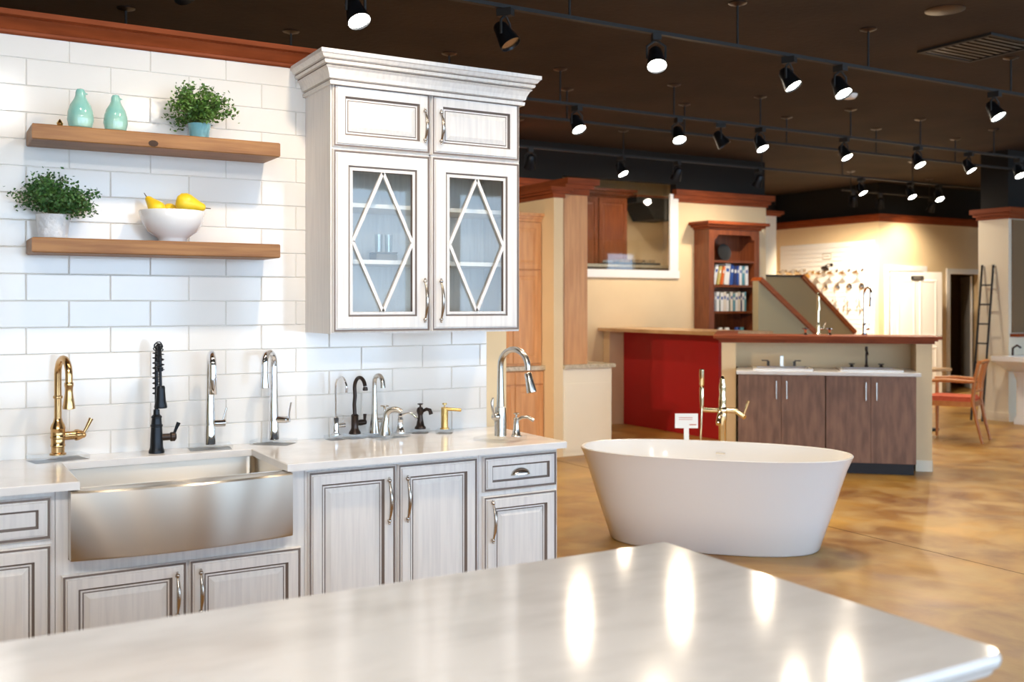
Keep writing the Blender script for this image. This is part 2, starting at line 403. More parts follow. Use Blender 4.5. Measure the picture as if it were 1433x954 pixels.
# ---- worktop with the sink cut-out
CT0, CT1, YC = .886, .914, D-.648
KL, KR, KB = .480, 1.200, 4.173
wt = thing('worktop', 'white quartz worktop with notch for the farmhouse sink', 'countertop', (1.2, D-.3, CT0))
def slab(poly, z0, z1, b=.003):
    m = MB(); n = len(poly)
    def inset(o):
        out = []
        for i in range(n):
            p, q, r = Vector(poly[i-1]), Vector(poly[i]), Vector(poly[(i+1) % n])
            e1, e2 = (q-p).normalized(), (r-q).normalized(); n1, n2 = Vector((-e1.y, e1.x)), Vector((-e2.y, e2.x))
            k = (n1+n2); k = k/max(.2, k.dot(n1)); out.append(q+k*o)
        return out
    vs = []
    for z, o in ((z0, 0), (z1-b, 0), (z1, b)): vs += [(p.x, p.y, z) for p in inset(o)]
    fs = [tuple(range(n))[::-1], tuple(range(2*n, 3*n))]
    for k in range(2): fs += [(k*n+i, k*n+(i+1) % n, (k+1)*n+(i+1) % n, (k+1)*n+i) for i in range(n)]
    return m.add(vs, fs)
slab([(-.9, YC), (KL, YC), (KL, KB), (KR, KB), (KR, YC), (2.451, YC), (2.451, D-.001), (-.9, D-.001)], CT0, CT1).build('slab', 'quartz', wt, 0, world=True)

# ---- farmhouse sink
sk = thing('farmhouse_sink', 'brushed stainless farmhouse sink with bowed apron front', 'sink', (.84, 3.95, .65))
def apron_y(x, o=0): t = (x-.8335)/.3835; return 3.690-.045*(1-t*t)+o
m = MB(); N = 24; xs = [.450+.767*i/N for i in range(N+1)]; vs = []
for x in xs:
    y = apron_y(x); vs += [(x, 3.757, .650), (x, y+.004, .648), (x, y, .655), (x, y, .876), (x, y+.006, .882), (x, 3.757, .882)]
m.add(vs, [(i*6+k, (i+1)*6+k, (i+1)*6+(k+1) % 6, i*6+(k+1) % 6) for i in range(N) for k in range(6)]+[tuple(range(6)), tuple(N*6+5-k for k in range(6))])
m.build('apron', 'steel', sk, 40, world=True)
m = MB(); x0, x1, y0, y1, zt, zb = KL-.012, KR+.012, 3.757, KB+.012, .884, .690
def rr(x0, x1, y0, y1, r, z, n=5):
    out = []
    for cx, cy, a in ((x1-r, y1-r, 0), (x0+r, y1-r, 90), (x0+r, y0+r, 180), (x1-r, y0+r, 270)):
        for i in range(n+1): t = math.radians(a+90*i/n); out.append((cx+r*math.cos(t), cy+r*math.sin(t), z))
    return out
R = [rr(x0, x1, y0, y1, .03, zt), rr(x0+.004, x1-.004, y0+.004, y1-.004, .03, zb+.03), rr(x0+.025, x1-.025, y0+.025, y1-.025, .03, zb), ]
O = [rr(x0-.004, x1+.004, y0-.001, y1+.004, .03, zt), rr(x0-.004, x1+.004, y0-.001, y1+.004, .03, zb-.006)]
n = len(R[0]); vs = sum(R, []); fs = [(k*n+i, k*n+(i+1) % n, (k+1)*n+(i+1) % n, (k+1)*n+i) for k in range(2) for i in range(n)]+[tuple(range(2*n, 3*n))]
vs += sum(O, []); fs += [(i, (i+1) % n, 3*n+(i+1) % n, 3*n+i) for i in range(n)]+[(3*n+i, 3*n+(i+1) % n, 4*n+(i+1) % n, 4*n+i) for i in range(n)]+[tuple(range(4*n, 5*n))]
m.add(vs, fs); m.build('basin', 'steel', sk, 40, world=True)
MB().lathe([(.001, .001), (.03, .001), (.045, .004), (.045, 0)], (.84, 3.99, .690)).build('drain', 'chrome', sk, world=True)

# ---- faucets on show
def V(s, z, y=0): return (y, -s, z)            # s = reach towards local -y
def goose(r, z0, ztop, R, drop, seg=12):
    """pipe going up from z0, over an arc of radius R and down by drop"""
    zc = ztop-R-r
    pts = [V(0, z0), V(0, (z0+zc)/2), V(0, zc)]
    pts += [V(R-R*math.cos(math.radians(a)), zc+R*math.sin(math.radians(a))) for a in range(15, 181, 15)]
    pts += [V(2*R, zc-drop)]
    return pts
def acrylic(t, w, dpt, h=.020):
    MB().cbox(-w/2, w/2, -dpt/2, dpt/2, 0, h, .002).build('acrylic_base', 'acrylic', t, 0)
CTZ = CT1
def faucet(label, x, y, rot, cat='faucet', name='display_faucet'): return thing(name, label, cat, (x, y, CTZ), math.radians(rot))
# 1 brass gooseneck
t = faucet('warm brass gooseneck pull-down kitchen faucet on a clear acrylic base', .473, 4.256, 12); acrylic(t, .20, .12)
MB().lathe([(.030, .020), (.030, .026), (.024, .029), (.024, .050), (.027, .053), (.027, .058), (.025, .061), (.025, .082), (.028, .085), (.028, .090), (.026, .093), (.026, .118), (.028, .121), (.024, .135), (.017, .148), (.0145, .160)]).build('body', 'brass', t)
MB().tube(goose(.0135, .155, .405, .060, .035), .0135).build('spout_pipe', 'brass', t, 60)
MB().lathe([(.0145, 0), (.0175, .003), (.0175, .010), (.0145, .013)], (0, 0, .235)).build('collar', 'brass', t)
MB().lathe([(.015, .100), (.0165, .096), (.0165, .088), (.0145, .080), (.0145, .06), (.018, .035), (.022, .008), (.022, 0)], (0, -.120, .205)).build('spray_head', 'brass', t)
m = MB().cyl((.02, 0, .090), (.062, 0, .090), .017).lathe([(.017, 0), (.022, .006), (.022, .014), (.016, .030)], (.060, 0, .090), (1, 0, 0)).ball((.095, 0, .088), .012)
m.build('valve', 'brass', t)
MB().tube([(.092, 0, .088), (.108, 0, .115), (.126, 0, .150)], [.005, .0065, .009]).build('lever', 'brass', t, 60)
# 2 black spring faucet
t = faucet('matte black spring-neck kitchen faucet behind the sink', .838, 4.255, -3)
MB().lathe([(.031, 0), (.031, .008), (.028, .016), (.026, .022), (.022, .105), (.024, .107), (.024, .113), (.021, .116), (.019, .140), (.021, .142), (.021, .147), (.013, .155), (.012, .175)]).build('body', 'black_metal', t)
g = [V(0, .17), V(0, .25), V(0, .33)]+[V(.045-.045*math.cos(math.radians(a)), .375+.060*math.sin(math.radians(a))) for a in range(0, 181, 15)]+[V(.095, .34)]
MB().tube(g, .0075).build('spout_pipe', 'black_metal', t, 60)
co = []; L = []                              # coil round the pipe
for i in range(len(g)-1):
    a, b = Vector(g[i]), Vector(g[i+1]); L.append((a, b, (b-a).length))
tot = sum(l[2] for l in L); turns = 17; NS = turns*10
for k in range(NS+1):
    sdist = .06+(tot-.06)*k/NS; acc = 0
    for a, b, l in L:
        if acc+l >= sdist-1e-6: break
        acc += l
    u = min(1, (sdist-acc)/l); p = a.lerp(b, u); tg = (b-a).normalized(); n1 = Vector((1, 0, 0)); n2 = tg.cross(n1)
    an = 2*PI*turns*k/NS; co.append(p+(n1*math.cos(an)+n2*math.sin(an))*.0145)
MB().tube(co, .0024, 5).build('spring', 'black_metal', t, 60)
MB().tube([V(.095, .345), V(.100, .31), V(.105, .275)], .006).cyl(V(.094, .335), V(.095, .350), .012).build('hose', 'black_metal', t, 60)
MB().lathe([(.024, 0), (.025, .006), (.020, .03), (.017, .065), (.017, .080), (.014, .088)], V(.108, .190)).build('spray_head', 'black_metal', t)
MB().tube([V(.0, .185), V(.05, .20), V(.092, .255)], .004).build('holder_arm', 'black_metal', t, 60)
MB().cyl((.015, 0, .062), (.055, 0, .062), .014).lathe([(.016, 0), (.019, .004), (.019, .018), (.012, .024)], (.052, 0, .062), (1, 0, 0)).build('valve', 'bronze', t)
MB().tube([(.066, 0, .068), (.074, 0, .090), (.086, 0, .118)], [.0055, .006, .0085]).build('lever', 'black_metal', t, 60)
# 3, 4 chrome pull-downs
def chrome_pulldown(label, x, y, rot, top, R, headlen, flare, tall_lever):
    t = faucet(label, x, y, rot); acrylic(t, .17, .11)
    MB().lathe([(.027, .020), (.025, .024), (.022, .10), (.017, .26), (.016, top-R-.03)]).build('body', 'chrome', t)
    zc = top-R-.015
    g = [V(0, zc-.03)]+[V(R-R*math.cos(math.radians(a)), zc+R*math.sin(math.radians(a))) for a in range(0, 181, 15)]+[V(2*R, zc-.04)]
    MB().tube(g, .0155).build('spout_pipe', 'chrome', t, 60)
    MB().lathe([(.0135+flare, 0), (.0155+flare, .003), (.0155, headlen)], V(2*R, zc-.04-headlen)).build('spray_head', 'chrome', t)
    MB().cyl((.015, 0, .105), (.060, 0, .105), .0155).build('valve', 'chrome', t)
    if tall_lever: MB().cyl((.052, 0, .105), (.074, 0, .105), .010).tube([(.070, 0, .095), (.072, 0, .14), (.080, 0, .180)], [.005, .0045, .004]).build('lever', 'chrome', t, 60)
    else: MB().tube([(.050, 0, .115), (.058, 0, .14), (.066, 0, .168)], [.004, .004, .005]).build('lever', 'chrome', t, 60)
chrome_pulldown('slim polished chrome pull-down faucet with short lever behind the sink', 1.053, 4.262, -8, .410, .048, .075, .002, False)
chrome_pulldown('polished chrome pull-down faucet with tall upright lever right of the sink corner', 1.325, 4.275, -42, .408, .045, .062, .005, True)
# 5, 6, 7 beverage faucets
t = faucet('thin polished chrome beverage faucet with hair-thin gooseneck', 1.603, 4.27, 10); acrylic(t, .078, .075)
MB().lathe([(.021, .020), (.021, .025), (.014, .030), (.014, .095), (.011, .100), (.006, .105)]).build('body', 'chrome', t)
MB().tube(goose(.005, .10, .285, .045, .01), .005, 10).build('spout_pipe', 'chrome', t, 60); MB().cyl(V(.09, .215), V(.092, .235), .0065).build('aerator', 'chrome', t)
MB().cyl((.01, 0, .062), (.045, 0, .062), .011).tube([(.038, 0, .068), (.038, 0, .105)], .002, 8).build('lever', 'chrome', t, 60)
t = faucet('dark bronze beverage faucet with curved neck and flared foot', 1.693, 4.27, 12); acrylic(t, .078, .075)
MB().lathe([(.027, .020), (.026, .028), (.018, .040), (.016, .048), (.016, .098), (.018, .101), (.012, .108)]).build('body', 'bronze', t)
MB().tube([V(0, .10), V(-.004, .15), V(.002, .19)]+[V(.040-.042*math.cos(math.radians(a)), .225+.048*math.sin(math.radians(a))) for a in range(0, 166, 15)], .0085).build('spout_pipe', 'bronze', t, 60)
MB().lathe([(.011, 0), (.012, .006), (.009, .016)], V(.082, .218)).build('aerator', 'bronze', t)
MB().lathe([(.011, 0), (.014, .02), (.011, .045)], (.012, 0, .068), (1, 0, 0)).tube([(.052, 0, .068), (.054, 0, .105)], [.005, .008]).build('lever', 'bronze', t, 60)
t = faucet('brushed nickel tapered beverage faucet with plain side lever', 1.783, 4.26, 12); acrylic(t, .078, .075)
MB().lathe([(.026, .020), (.020, .06), (.0135, .11), (.011, .2), (.0105, .235)]).build('body', 'nickel', t)
MB().tube([V(0, .22)]+[V(.032-.032*math.cos(math.radians(a)), .245+.034*math.sin(math.radians(a))) for a in range(0, 166, 15)]+[V(.066, .225)], [.0105]*13+[.012]).build('spout_pipe', 'nickel', t, 60)
MB().cyl((.008, 0, .075), (.060, 0, .075), .011).build('lever', 'nickel', t)
# 8 bath spout with arch
t = faucet('brushed nickel arched bath spout with flared foot and cross handle', 1.792, 4.165, 52); acrylic(t, .075, .075)
MB().tube([V(0, .020), V(0, .06), V(.006, .095)]+[V(.045-.040*math.cos(math.radians(a)), .100+.034*math.sin(math.radians(a))) for a in range(20, 151, 15)], [.028, .018, .015]+[.0135-.0002*i for i in range(9)]).build('spout', 'nickel', t, 60)
MB().lathe([(.006, 0), (.005, .012), (.009, .016), (.004, .020)], V(.0, .128)).tube([(-.018, 0, .148), (.018, 0, .148)], .0035, 8).tube([(0, -.018, .148), (0, .018, .148)], .0035, 8).build('cross_handle', 'nickel', t, 60)
# 9, 10, 11, 13 soap dispensers
def dispenser(label, x, y, rot, mat, prof, spout, rad, topz, knob, base=True):
    t = faucet(label, x, y, rot, 'soap dispenser', 'soap_dispenser')
    if base: acrylic(t, .078, .075)
    MB().lathe(prof).build('body', mat, t)
    MB().tube([V(s, z) for s, z in spout], rad, 10).build('spout', mat, t, 60)
    MB().lathe(knob, (0, 0, topz)).build('pump_knob', mat, t)
KN = [(.004, 0), (.004, .012), (.013, .016), (.014, .019), (.006, .021)]
dispenser('ornate polished nickel soap dispenser with curved spout', 1.880, 4.195, 50, 'chrome', [(.024, .020), (.024, .026), (.018, .032), (.014, .05), (.012, .075), (.014, .080), (.010, .092), (.013, .098), (.008, .108)],
          [(0, .098), (.02, .105), (.042, .112), (.062, .105), (.078, .085)], [.006, .006, .006, .007, .007], .106, KN)
dispenser('oil-rubbed bronze soap dispenser with hooked spout', 2.022, 4.285, 50, 'bronze', [(.026, .020), (.026, .028), (.019, .036), (.014, .06), (.011, .085), (.014, .090), (.018, .104), (.013, .118), (.006, .122)],
          [(.008, .100), (.03, .112), (.045, .108), (.052, .088)], [.007, .008, .009, .010], .118, KN)
dispenser('brushed gold cylindrical soap dispenser with straight flat spout', 2.118, 4.225, 55, 'gold', [(.022, .020), (.022, .024), (.0165, .026), (.0165, .118), (.014, .121), (.004, .122)],
          [(.01, .112), (.045, .110), (.078, .108)], [.008, .008, .008], .120, [(.003, 0), (.003, .012), (.011, .013), (.011, .020)])
dispenser('brushed nickel soap dispenser at the worktop end beside the large nickel faucet', 2.262, 3.815, 50, 'nickel', [(.024, .0212), (.024, .0245), (.018, .032), (.013, .06), (.0115, .09), (.013, .10), (.006, .106)],
          [(.004, .092), (.025, .106), (.05, .108), (.078, .092)], [.006, .007, .008, .008], .104, KN, base=False)
# 12 large nickel pull-down
t = faucet('large brushed nickel gooseneck pull-down faucet at the end of the worktop', 2.222, 3.885, 22); acrylic(t, .19, .15)
MB().lathe([(.027, .020), (.026, .03), (.027, .09), (.024, .145), (.0175, .148), (.0155, .20), (.014, .28)]).build('body', 'nickel', t)
MB().tube(goose(.0135, .26, .415, .075, .012), .0135).build('spout_pipe', 'nickel', t, 60)
a = Vector(V(.150, .302)); b = Vector(V(.172, .218))
MB().lathe([(.014, 0), (.016, .004), (.017, .03), (.022, .080), (.021, .086)], a, b-a).build('spray_head', 'nickel', t)
MB().lathe([(.018, 0), (.021, .006), (.016, .022), (.008, .026)], (-.022, 0, .105), (-1, 0, .1)).tube([(-.046, 0, .11), (-.056, -.0, .14), (-.060, 0, .172), (-.052, 0, .19)], [.004, .006, .007, .004]).build('lever', 'nickel', t, 60)

# ---- floating shelves and what stands on them
def wood_shelf(z0, z1, label):
    o = MB().cbox(.370, 1.306, D-.226, D-.001, z0, z1, .004).build('floating_shelf', 'shelf_wood'); tag(o, label, 'shelf')
    return o
s1 = wood_shelf(2.123, 2.181, 'brown wooden floating shelf carrying the teal birds, upper of the two')
s2 = wood_shelf(1.704, 1.761, 'brown wooden floating shelf carrying the bowl of pears, lower of the two')
MB().lathe([(.001, .0012), (.012, .001), (.016, 0)], (.80, D-.2262, 2.139), (0, -1, 0), 10, sx=1.2, sy=.8).build('knot', 'knot', s1)
BIRD = [(.030, 0), (.040, .008), (.046, .035), (.044, .062), (.036, .088), (.024, .108), (.0185, .120), (.0175, .130), (.0165, .138), (.012, .146), (.001, .150)]
def bird(label, x, y, rot, s):
    t = thing('ceramic_bird', label, 'figurine', (x, y, 2.181), rot)
    MB().lathe([(r*s, z*s) for r, z in BIRD], seg=24).build('body', 'teal', t)
    MB().lathe([(.006*s, 0), (.0005, .012*s)], (.014*s, 0, .133*s), (1, 0, -.15), 8).build('beak', 'teal', t)
bird('taller teal glazed ceramic bird nearer the shelf end', .545, 4.19, .1, 1.05)
bird('shorter teal glazed ceramic bird beside the taller one', .672, 4.19, -.2, .98)
t = thing('brass_ornament', 'tiny brass ornament behind the taller teal bird', 'ornament', (.478, 4.24, 2.181))
MB().lathe([(.012, 0), (.012, .003), (.005, .008), (.010, .018), (.012, .026), (.006, .036), (.001, .042)], seg=12).build('finial', 'gold', t)
def plant(name, label, x, y, z, pot, prof, spread, top, leafmat, n, droop, seed):
    rnd = random.Random(seed)
    t = thing(name, label, 'plant', (x, y, z))
    MB().lathe(prof, seg=24).build('pot', pot, t)
    ph = prof[-1][1] if prof[-1][1] > .02 else max(p[1] for p in prof)
    MB().lathe([(.001, ph-.012), (prof[0][0]*1.02, ph-.012)], seg=16).build('soil', 'soil', t)
    st, lv = MB(), MB()
    for k in range(46):
        a = rnd.uniform(0, 2*PI); R = spread*math.sqrt(rnd.uniform(.03, 1)); hz = top*(1-(R/spread)**2*rnd.uniform(.5, 1.0)*droop)*rnd.uniform(.72, 1)
        p0 = Vector((rnd.uniform(-.02, .02), rnd.uniform(-.02, .02), ph-.012)); p2 = Vector((R*math.cos(a), min(R*math.sin(a), .095), ph+hz))
        p1 = p0.lerp(p2, .5)+Vector((0, 0, .035))
        pts = [p0*(1-u)**2+p1*2*u*(1-u)+p2*u*u for u in (0, .25, .5, .75, 1)]
        st.tube(pts, .0009, 4)
        for q in range(n):
            u = rnd.uniform(.3, 1.05); c = p0*(1-u)**2+p1*2*u*(1-u)+p2*u*u
            c += Vector((rnd.gauss(0, .013), rnd.gauss(0, .013), rnd.gauss(0, .012)))
            ax = Vector((rnd.gauss(0, 1), rnd.gauss(0, 1), rnd.gauss(0, .6))).normalized(); bx = ax.cross(Vector((rnd.gauss(0, 1), rnd.gauss(0, 1), rnd.gauss(0, 1)))).normalized()
            l, wd = rnd.uniform(.0055, .0095), rnd.uniform(.004, .0058)
            lv.add([c-ax*l, c+bx*wd, c+ax*l, c-bx*wd], [(0, 1, 2, 3)])
    st.build('stems', 'stem', t, 0)['kind'] = 'stuff'; lv.build('foliage', leafmat, t, 0)['kind'] = 'stuff'
plant('potted_plant', 'bushy small-leaved plant in a pale embossed pot on the lower shelf', .452, 4.225, 1.761, 'pale_pot', [(.048, 0), (.052, .004), (.060, .088), (.062, .092), (.058, .092)], .165, .165, 'leaf_dark', 80, 1.1, 3)
plant('potted_plant', 'small-leaved plant in a glazed blue-green pot on the upper shelf', 1.000, 4.225, 2.181, 'teal_pot', [(.034, 0), (.037, .004), (.045, .062), (.046, .066), (.042, .066)], .150, .180, 'leaf', 66, 1.05, 5)
t = thing('fruit_bowl', 'white footed ceramic bowl holding yellow pears', 'bowl', (.893, 4.225, 1.761))
MB().lathe([(.001, .014), (.04, .016), (.085, .045), (.112, .085), (.123, .125), (.126, .126), (.128, .122), (.118, .08), (.095, .042), (.062, .020), (.054, .012), (.054, 0), (.001, 0)], seg=36).build('bowl_shell', 'white_gloss', t, 50)
PEAR = [(.001, -.032), (.016, -.030), (.028, -.020), (.033, -.004), (.031, .010), (.024, .026), (.017, .042), (.013, .056), (.008, .063), (.001, .065)]
for lab, p, dr, s in (('yellow pear sitting upright-tilted by the left side of the bowl', (-.062, -.015, .130), (-.3, .3, .45), 1.05), ('yellow pear half sunk in the middle of the bowl', (-.004, .03, .128), (.2, .8, .35), 1.0),
                      ('large yellow pear lying on top of the others with its stem over the rim', (.045, -.035, .158), (.93, -.15, -.22), 1.22), ('yellow pear low in the bowl behind the large one', (.060, .045, .115), (.4, .6, .5), 1.0)):
    q = thing('pear', lab, 'fruit', (.893+p[0], 4.225+p[1], 1.761+p[2]))
    MB().lathe([(r*s, z*s) for r, z in PEAR], (0, 0, 0), dr, 18).build('flesh', 'pear', q)
    dv = Vector(dr).normalized(); MB().cyl(dv*.063*s, dv*.082*s+Vector((0, 0, .004)), .0022, .0016, 6).build('stalk', 'pear_stem', q)

# ------------------------------------------------------------------ island in the foreground
isl = thing('island', 'foreground kitchen island with grey-white base and marbled quartz top', 'island', (.2, 1.55, 0))
IX, IY0, IY1 = 1.635, 1.075, 2.021
prof = [(.0, .872), (.010, .872), (.016, .878), (.018, .886), (.026, .890), (.030, .898), (.030, .906), (.024, .914)]   # ogee edge: (outward, z)
def island_top():
    m = MB(); vs = []; n = 0
    for o, z in prof:
        o -= .030
        pts = [(-1.3, IY0-o)]+[(IX-.05+o*1+.05*math.cos(t), IY0-o+.05-.05*math.sin(-t)-.0) for t in ()]
        r = .045+o
        pts = [(-1.3, IY0-o)]+[(IX-.045+r*math.cos(math.radians(a)), IY0+.045+r*math.sin(math.radians(a))) for a in range(-90, 1, 15)]
        pts += [(IX+o, IY1+o-.006), (IX+o-.006, IY1+o), (-1.3, IY1+o)]
        n = len(pts); vs += [(x, y, z) for x, y in pts]
    K = len(prof)
    fs = [tuple(range(n))[::-1], tuple(range((K-1)*n, K*n))]+[(k*n+i, k*n+(i+1) % n, (k+1)*n+(i+1) % n, (k+1)*n+i) for k in range(K-1) for i in range(n)]
    return m.add(vs, fs)
island_top().build('top', 'island_quartz', isl, 40, world=True)
MB().box(-1.25, IX-.06, IY0+.06, IY1-.045, .10, .872).build('base', 'paint', isl, 0, world=True)
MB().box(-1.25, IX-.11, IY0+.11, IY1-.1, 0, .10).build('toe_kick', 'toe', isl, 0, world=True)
dd = panel_door(isl, 1.05, 1.565, .60, .855, IY0+.06, DRAWER, name='drawer')
MB().lathe([(.006, 0), (.006, .012), (.017, .016), (.019, .024), (.012, .033), (.001, .035)], (1.545, IY0+.04, .825), (0, -1, 0)).build('knob', 'white_gloss', dd, world=True)

# ------------------------------------------------------------------ freestanding tub and its filler
TB = (4.37, 4.925); TA = math.atan2(-1.305, 1.108)
tub = thing('bathtub', 'white freestanding oval bathtub with flared sides', 'bathtub', (TB[0], TB[1], 0), TA)
def oval(a, b, z, n=56, e=2.35):
    out = []
    for i in range(n):
        t = 2*PI*i/n; c, s_ = math.cos(t), math.sin(t)
        out.append((a*math.copysign(abs(c)**(2/e), c), b*math.copysign(abs(s_)**(2/e), s_), z))
    return out
prof_t = [(.640, .325, 0), (.655, .338, .012), (.735, .375, .25), (.815, .410, .50), (.848, .426, .575), (.852, .429, .583), (.846, .424, .588), (.832, .411, .586), (.800, .385, .50), (.70, .33, .25), (.60, .27, .14), (.45, .19, .115)]
m = MB(); vs = []; n = 56
for a, b, z in prof_t: vs += oval(a, b, z)
m.add(vs, [(k*n+i, k*n+(i+1) % n, (k+1)*n+(i+1) % n, (k+1)*n+i) for k in range(len(prof_t)-1) for i in range(n)]+[tuple(range(n))[::-1], tuple(range((len(prof_t)-1)*n, len(prof_t)*n))])
m.build('shell', 'tub_white', tub, 45)
MB().box(-.03, .03, .372, .380, .508, .516).build('overflow_slot', 'nickel', tub, 0)
nrm = Vector((math.cos(TA+PI/2), math.sin(TA+PI/2))); ex = Vector((math.cos(TA), math.sin(TA)))
def tubpos(a, b): p = Vector(TB)+ex*a+nrm*b; return p
p = tubpos(-.02, .62)
tf = thing('tub_filler', 'polished pale gold floor-mounted tub filler with hand shower behind the bathtub', 'faucet', (p.x, p.y, 0), TA)
MB().lathe([(.05, 0), (.05, .012), (.026, .02), (.026, .70), (.03, .71), (.03, .76), (.022, .78), (.026, .84), (.026, .86), (.020, .88), (.024, .93), (.024, .95), (.016, .975), (.018, .99), (.010, 1.01), (.001, 1.018)]).build('column', 'polished_gold', tf)
MB().cyl((-.145, 0, .775), (.10, 0, .775), .017).ball((0, 0, .775), .036).build('crossbar', 'polished_gold', tf)
MB().tube([(0, -.02, .76), (0, -.09, .77), (0, -.17, .74), (0, -.20, .70)], [.018, .018, .017, .018]).build('spout', 'polished_gold', tf, 60)
MB().cyl((.09, 0, .775), (.155, -.03, .735), .016).tube([(.145, -.03, .745), (.165, -.03, .80), (.180, -.03, .85)], [.007, .008, .010]).build('lever', 'polished_gold', tf, 60)
MB().lathe([(.012, 0), (.015, .05), (.016, .14), (.011, .155), (.017, .165), (.017, .27), (.013, .275)], (-.14, -.015, .785)).build('hand_shower', 'polished_gold', tf)
MB().tube([(-.14, -.015, .785), (-.145, -.03, .60), (-.15, -.02, .35), (-.08, -.02, .12), (-.02, -.02, .05)], .008, 8).build('hose', 'polished_gold', tf, 60)
p = tubpos(-.235, .412)
sg = thing('sign_holder', 'small white price card on a stand at the tub rim', 'sign', (p.x, p.y, .587), TA+.3)
MB().box(-.017, .017, -.003, .003, 0, .085).build('stick', 'white', sg, 0)
MB().cbox(-.078, .078, -.006, -.002, .080, .180, .0015).build('card', 'white', sg, 0)
MB().box(-.052, .04, -.0068, -.006, .150, .154).box(-.052, .04, -.0068, -.006, .138, .141).box(.02, .066, -.0068, -.006, .101, .108).build('printed_lines', 'sign_ink', sg, 0)

# ------------------------------------------------------------------ angled half wall with the two vanities
VA = math.radians(-43); VO = (6.453, 6.931)
ev = Vector((math.cos(VA), math.sin(VA))); nv = Vector((-math.sin(VA), math.cos(VA)))
def vp(a, b): p = Vector(VO)+ev*a+nv*b; return (p.x, p.y)
m = MB()
m.prism([vp(-.15, .60), vp(1.71, .60), vp(1.71, .74), vp(-.15, .74)], 0, 1.175, 'z')
m.prism([vp(1.575, .30), vp(1.71, .30), vp(1.71, .60), vp(1.575, .60)], 0, 1.175, 'z')
m.prism([vp(-.15, .30), vp(-.02, .30), vp(-.02, .60), vp(-.15, .60)], 0, 1.175, 'z')
m.prism([vp(-.15, .74), vp(-.02, .74), vp(-.02, 2.02), vp(-.15, 2.02)], 0, 1.175, 'z')
struct('wall_half', m, 'cream', smooth=0)
m = MB()
for q in ([vp(1.570, .295), vp(1.715, .295), vp(1.715, .30), vp(1.570, .30)], [vp(1.71, .295), vp(1.715, .295), vp(1.715, .745), vp(1.71, .745)]): m.prism(q, 0, .10, 'z')
struct('baseboard_right', m, 'cream_light', smooth=0)
m = MB()     # moulded wood cap
for o, z0, z1 in ((.02, 1.150, 1.175), (.045, 1.175, 1.190), (.075, 1.190, 1.218)):
    m.prism([vp(-.15-o, .30-o), vp(1.71+o, .30-o), vp(1.71+o, .74+o), vp(-.02+.02, .74+o), vp(0, 2.0), vp(-.15-o, 2.0)], z0+.001, z1, 'z')
struct('trim_2', m, 'crown_wood', smooth=0)
# serving bar with the red panel
BX = 7.72
m = MB().box(BX, BX+.14, 8.60, 10.49, 0, 1.165); struct('wall_bar', m, 'red', smooth=0)
bt = MB().box(7.41, 8.15, 8.20, 10.49, 1.172, 1.212).build('bar_top', 'bar_wood', None, 0); tag(bt, 'pale wood bar top overhanging the dark red panel', 'counter')
pl = struct('wall_bar_pilaster', MB().box(7.50, BX, 10.36, 10.49, 0, 1.171), 'cream', smooth=0)
# vanities
def vanity(label, a0, a1):
    x, y = vp(a0, 0); t = thing('vanity_cabinet', label, 'cabinet', (x, y, 0), VA, 'walnut vanities in the half wall'); w_ = a1-a0
    MB().box(.002, w_-.002, .02, .55, .10, .872).build('carcass', 'walnut', t, 0)
    MB().box(.002, w_-.012, .07, .55, 0, .10).build('toe_kick', 'toe', t, 0)
    for x0, x1, hx in ((.003, w_/2-.002, w_/2-.045), (w_/2+.002, w_-.003, w_/2+.045)):
        d = MB().cbox(x0, x1, 0, .019, .105, .868, .001).build('door', 'walnut', t, 0)
        MB().cyl((hx, -.028, .66), (hx, -.028, .82), .006, seg=10).cyl((hx, 0, .68), (hx, -.028, .68), .004, seg=8).cyl((hx, 0, .80), (hx, -.028, .80), .004, seg=8).build('handle', 'nickel', d)
vanity('walnut two-door vanity next to the red bar panel', 0, .763)
vanity('walnut two-door vanity at the free end of the half wall', .767, 1.53)
x, y = vp(0, 0)
vt = thing('vanity_countertop', 'white marble vanity countertop over both walnut cabinets', 'countertop', (x, y, .874), VA)
MB().cbox(-.015, 1.565, -.025, .595, 0, .034, .004).build('slab', 'quartz', vt, 0)
def drop_sink(label, a, w_):
    x, y = vp(a, .27); t = thing('vanity_sink', label, 'sink', (x, y, .908), VA)
    R_ = [rr(-w_, w_, -.21, .24, .02, 0), rr(-w_, w_, -.21, .24, .02, .016), rr(-w_+.03, w_-.03, -.18, .14, .03, .018), rr(-w_+.05, w_-.05, -.16, .12, .03, .004)]
    n = len(R_[0]); MB().add(sum(R_, []), [(k*n+i, k*n+(i+1) % n, (k+1)*n+(i+1) % n, (k+1)*n+i) for k in range(3) for i in range(n)]+[tuple(range(3*n, 4*n)), tuple(range(n))[::-1]]).build('rim', 'white_gloss', t, 0)
drop_sink('white drop-in sink under the blocky faucet', .40, .265); drop_sink('white drop-in sink under the curved-spout faucet', 1.165, .27)
x, y = vp(.40, .46); t = thing('vanity_faucet', 'brushed faucet with square spout and two lever handles', 'faucet', (x, y, .9275), VA)
MB().cbox(-.014, .014, -.10, .014, .0, .10, .002).box(-.014, .014, -.13, -.10, .075, .10).build('spout', 'nickel', t, 0)
for sx in (-1, 1): MB().cbox(sx*.12-.012, sx*.12+.012, -.012, .012, 0, .045, .002).box(min(sx*.12, sx*.18), max(sx*.12, sx*.18), -.008, .008, .045, .055).build('lever_handle', 'bronze', t, 0)
x, y = vp(1.165, .46); t = thing('vanity_faucet', 'dark faucet with tall slim spout and two low round handles', 'faucet', (x, y, .9275), VA)
MB().lathe([(.018, 0), (.018, .01), (.011, .02), (.010, .15), (.014, .16), (.013, .185), (.002, .192)], seg=14).tube([(0, 0, .13), (0, -.05, .15), (0, -.09, .12)], .009, 10).build('spout', 'bronze', t, 50)
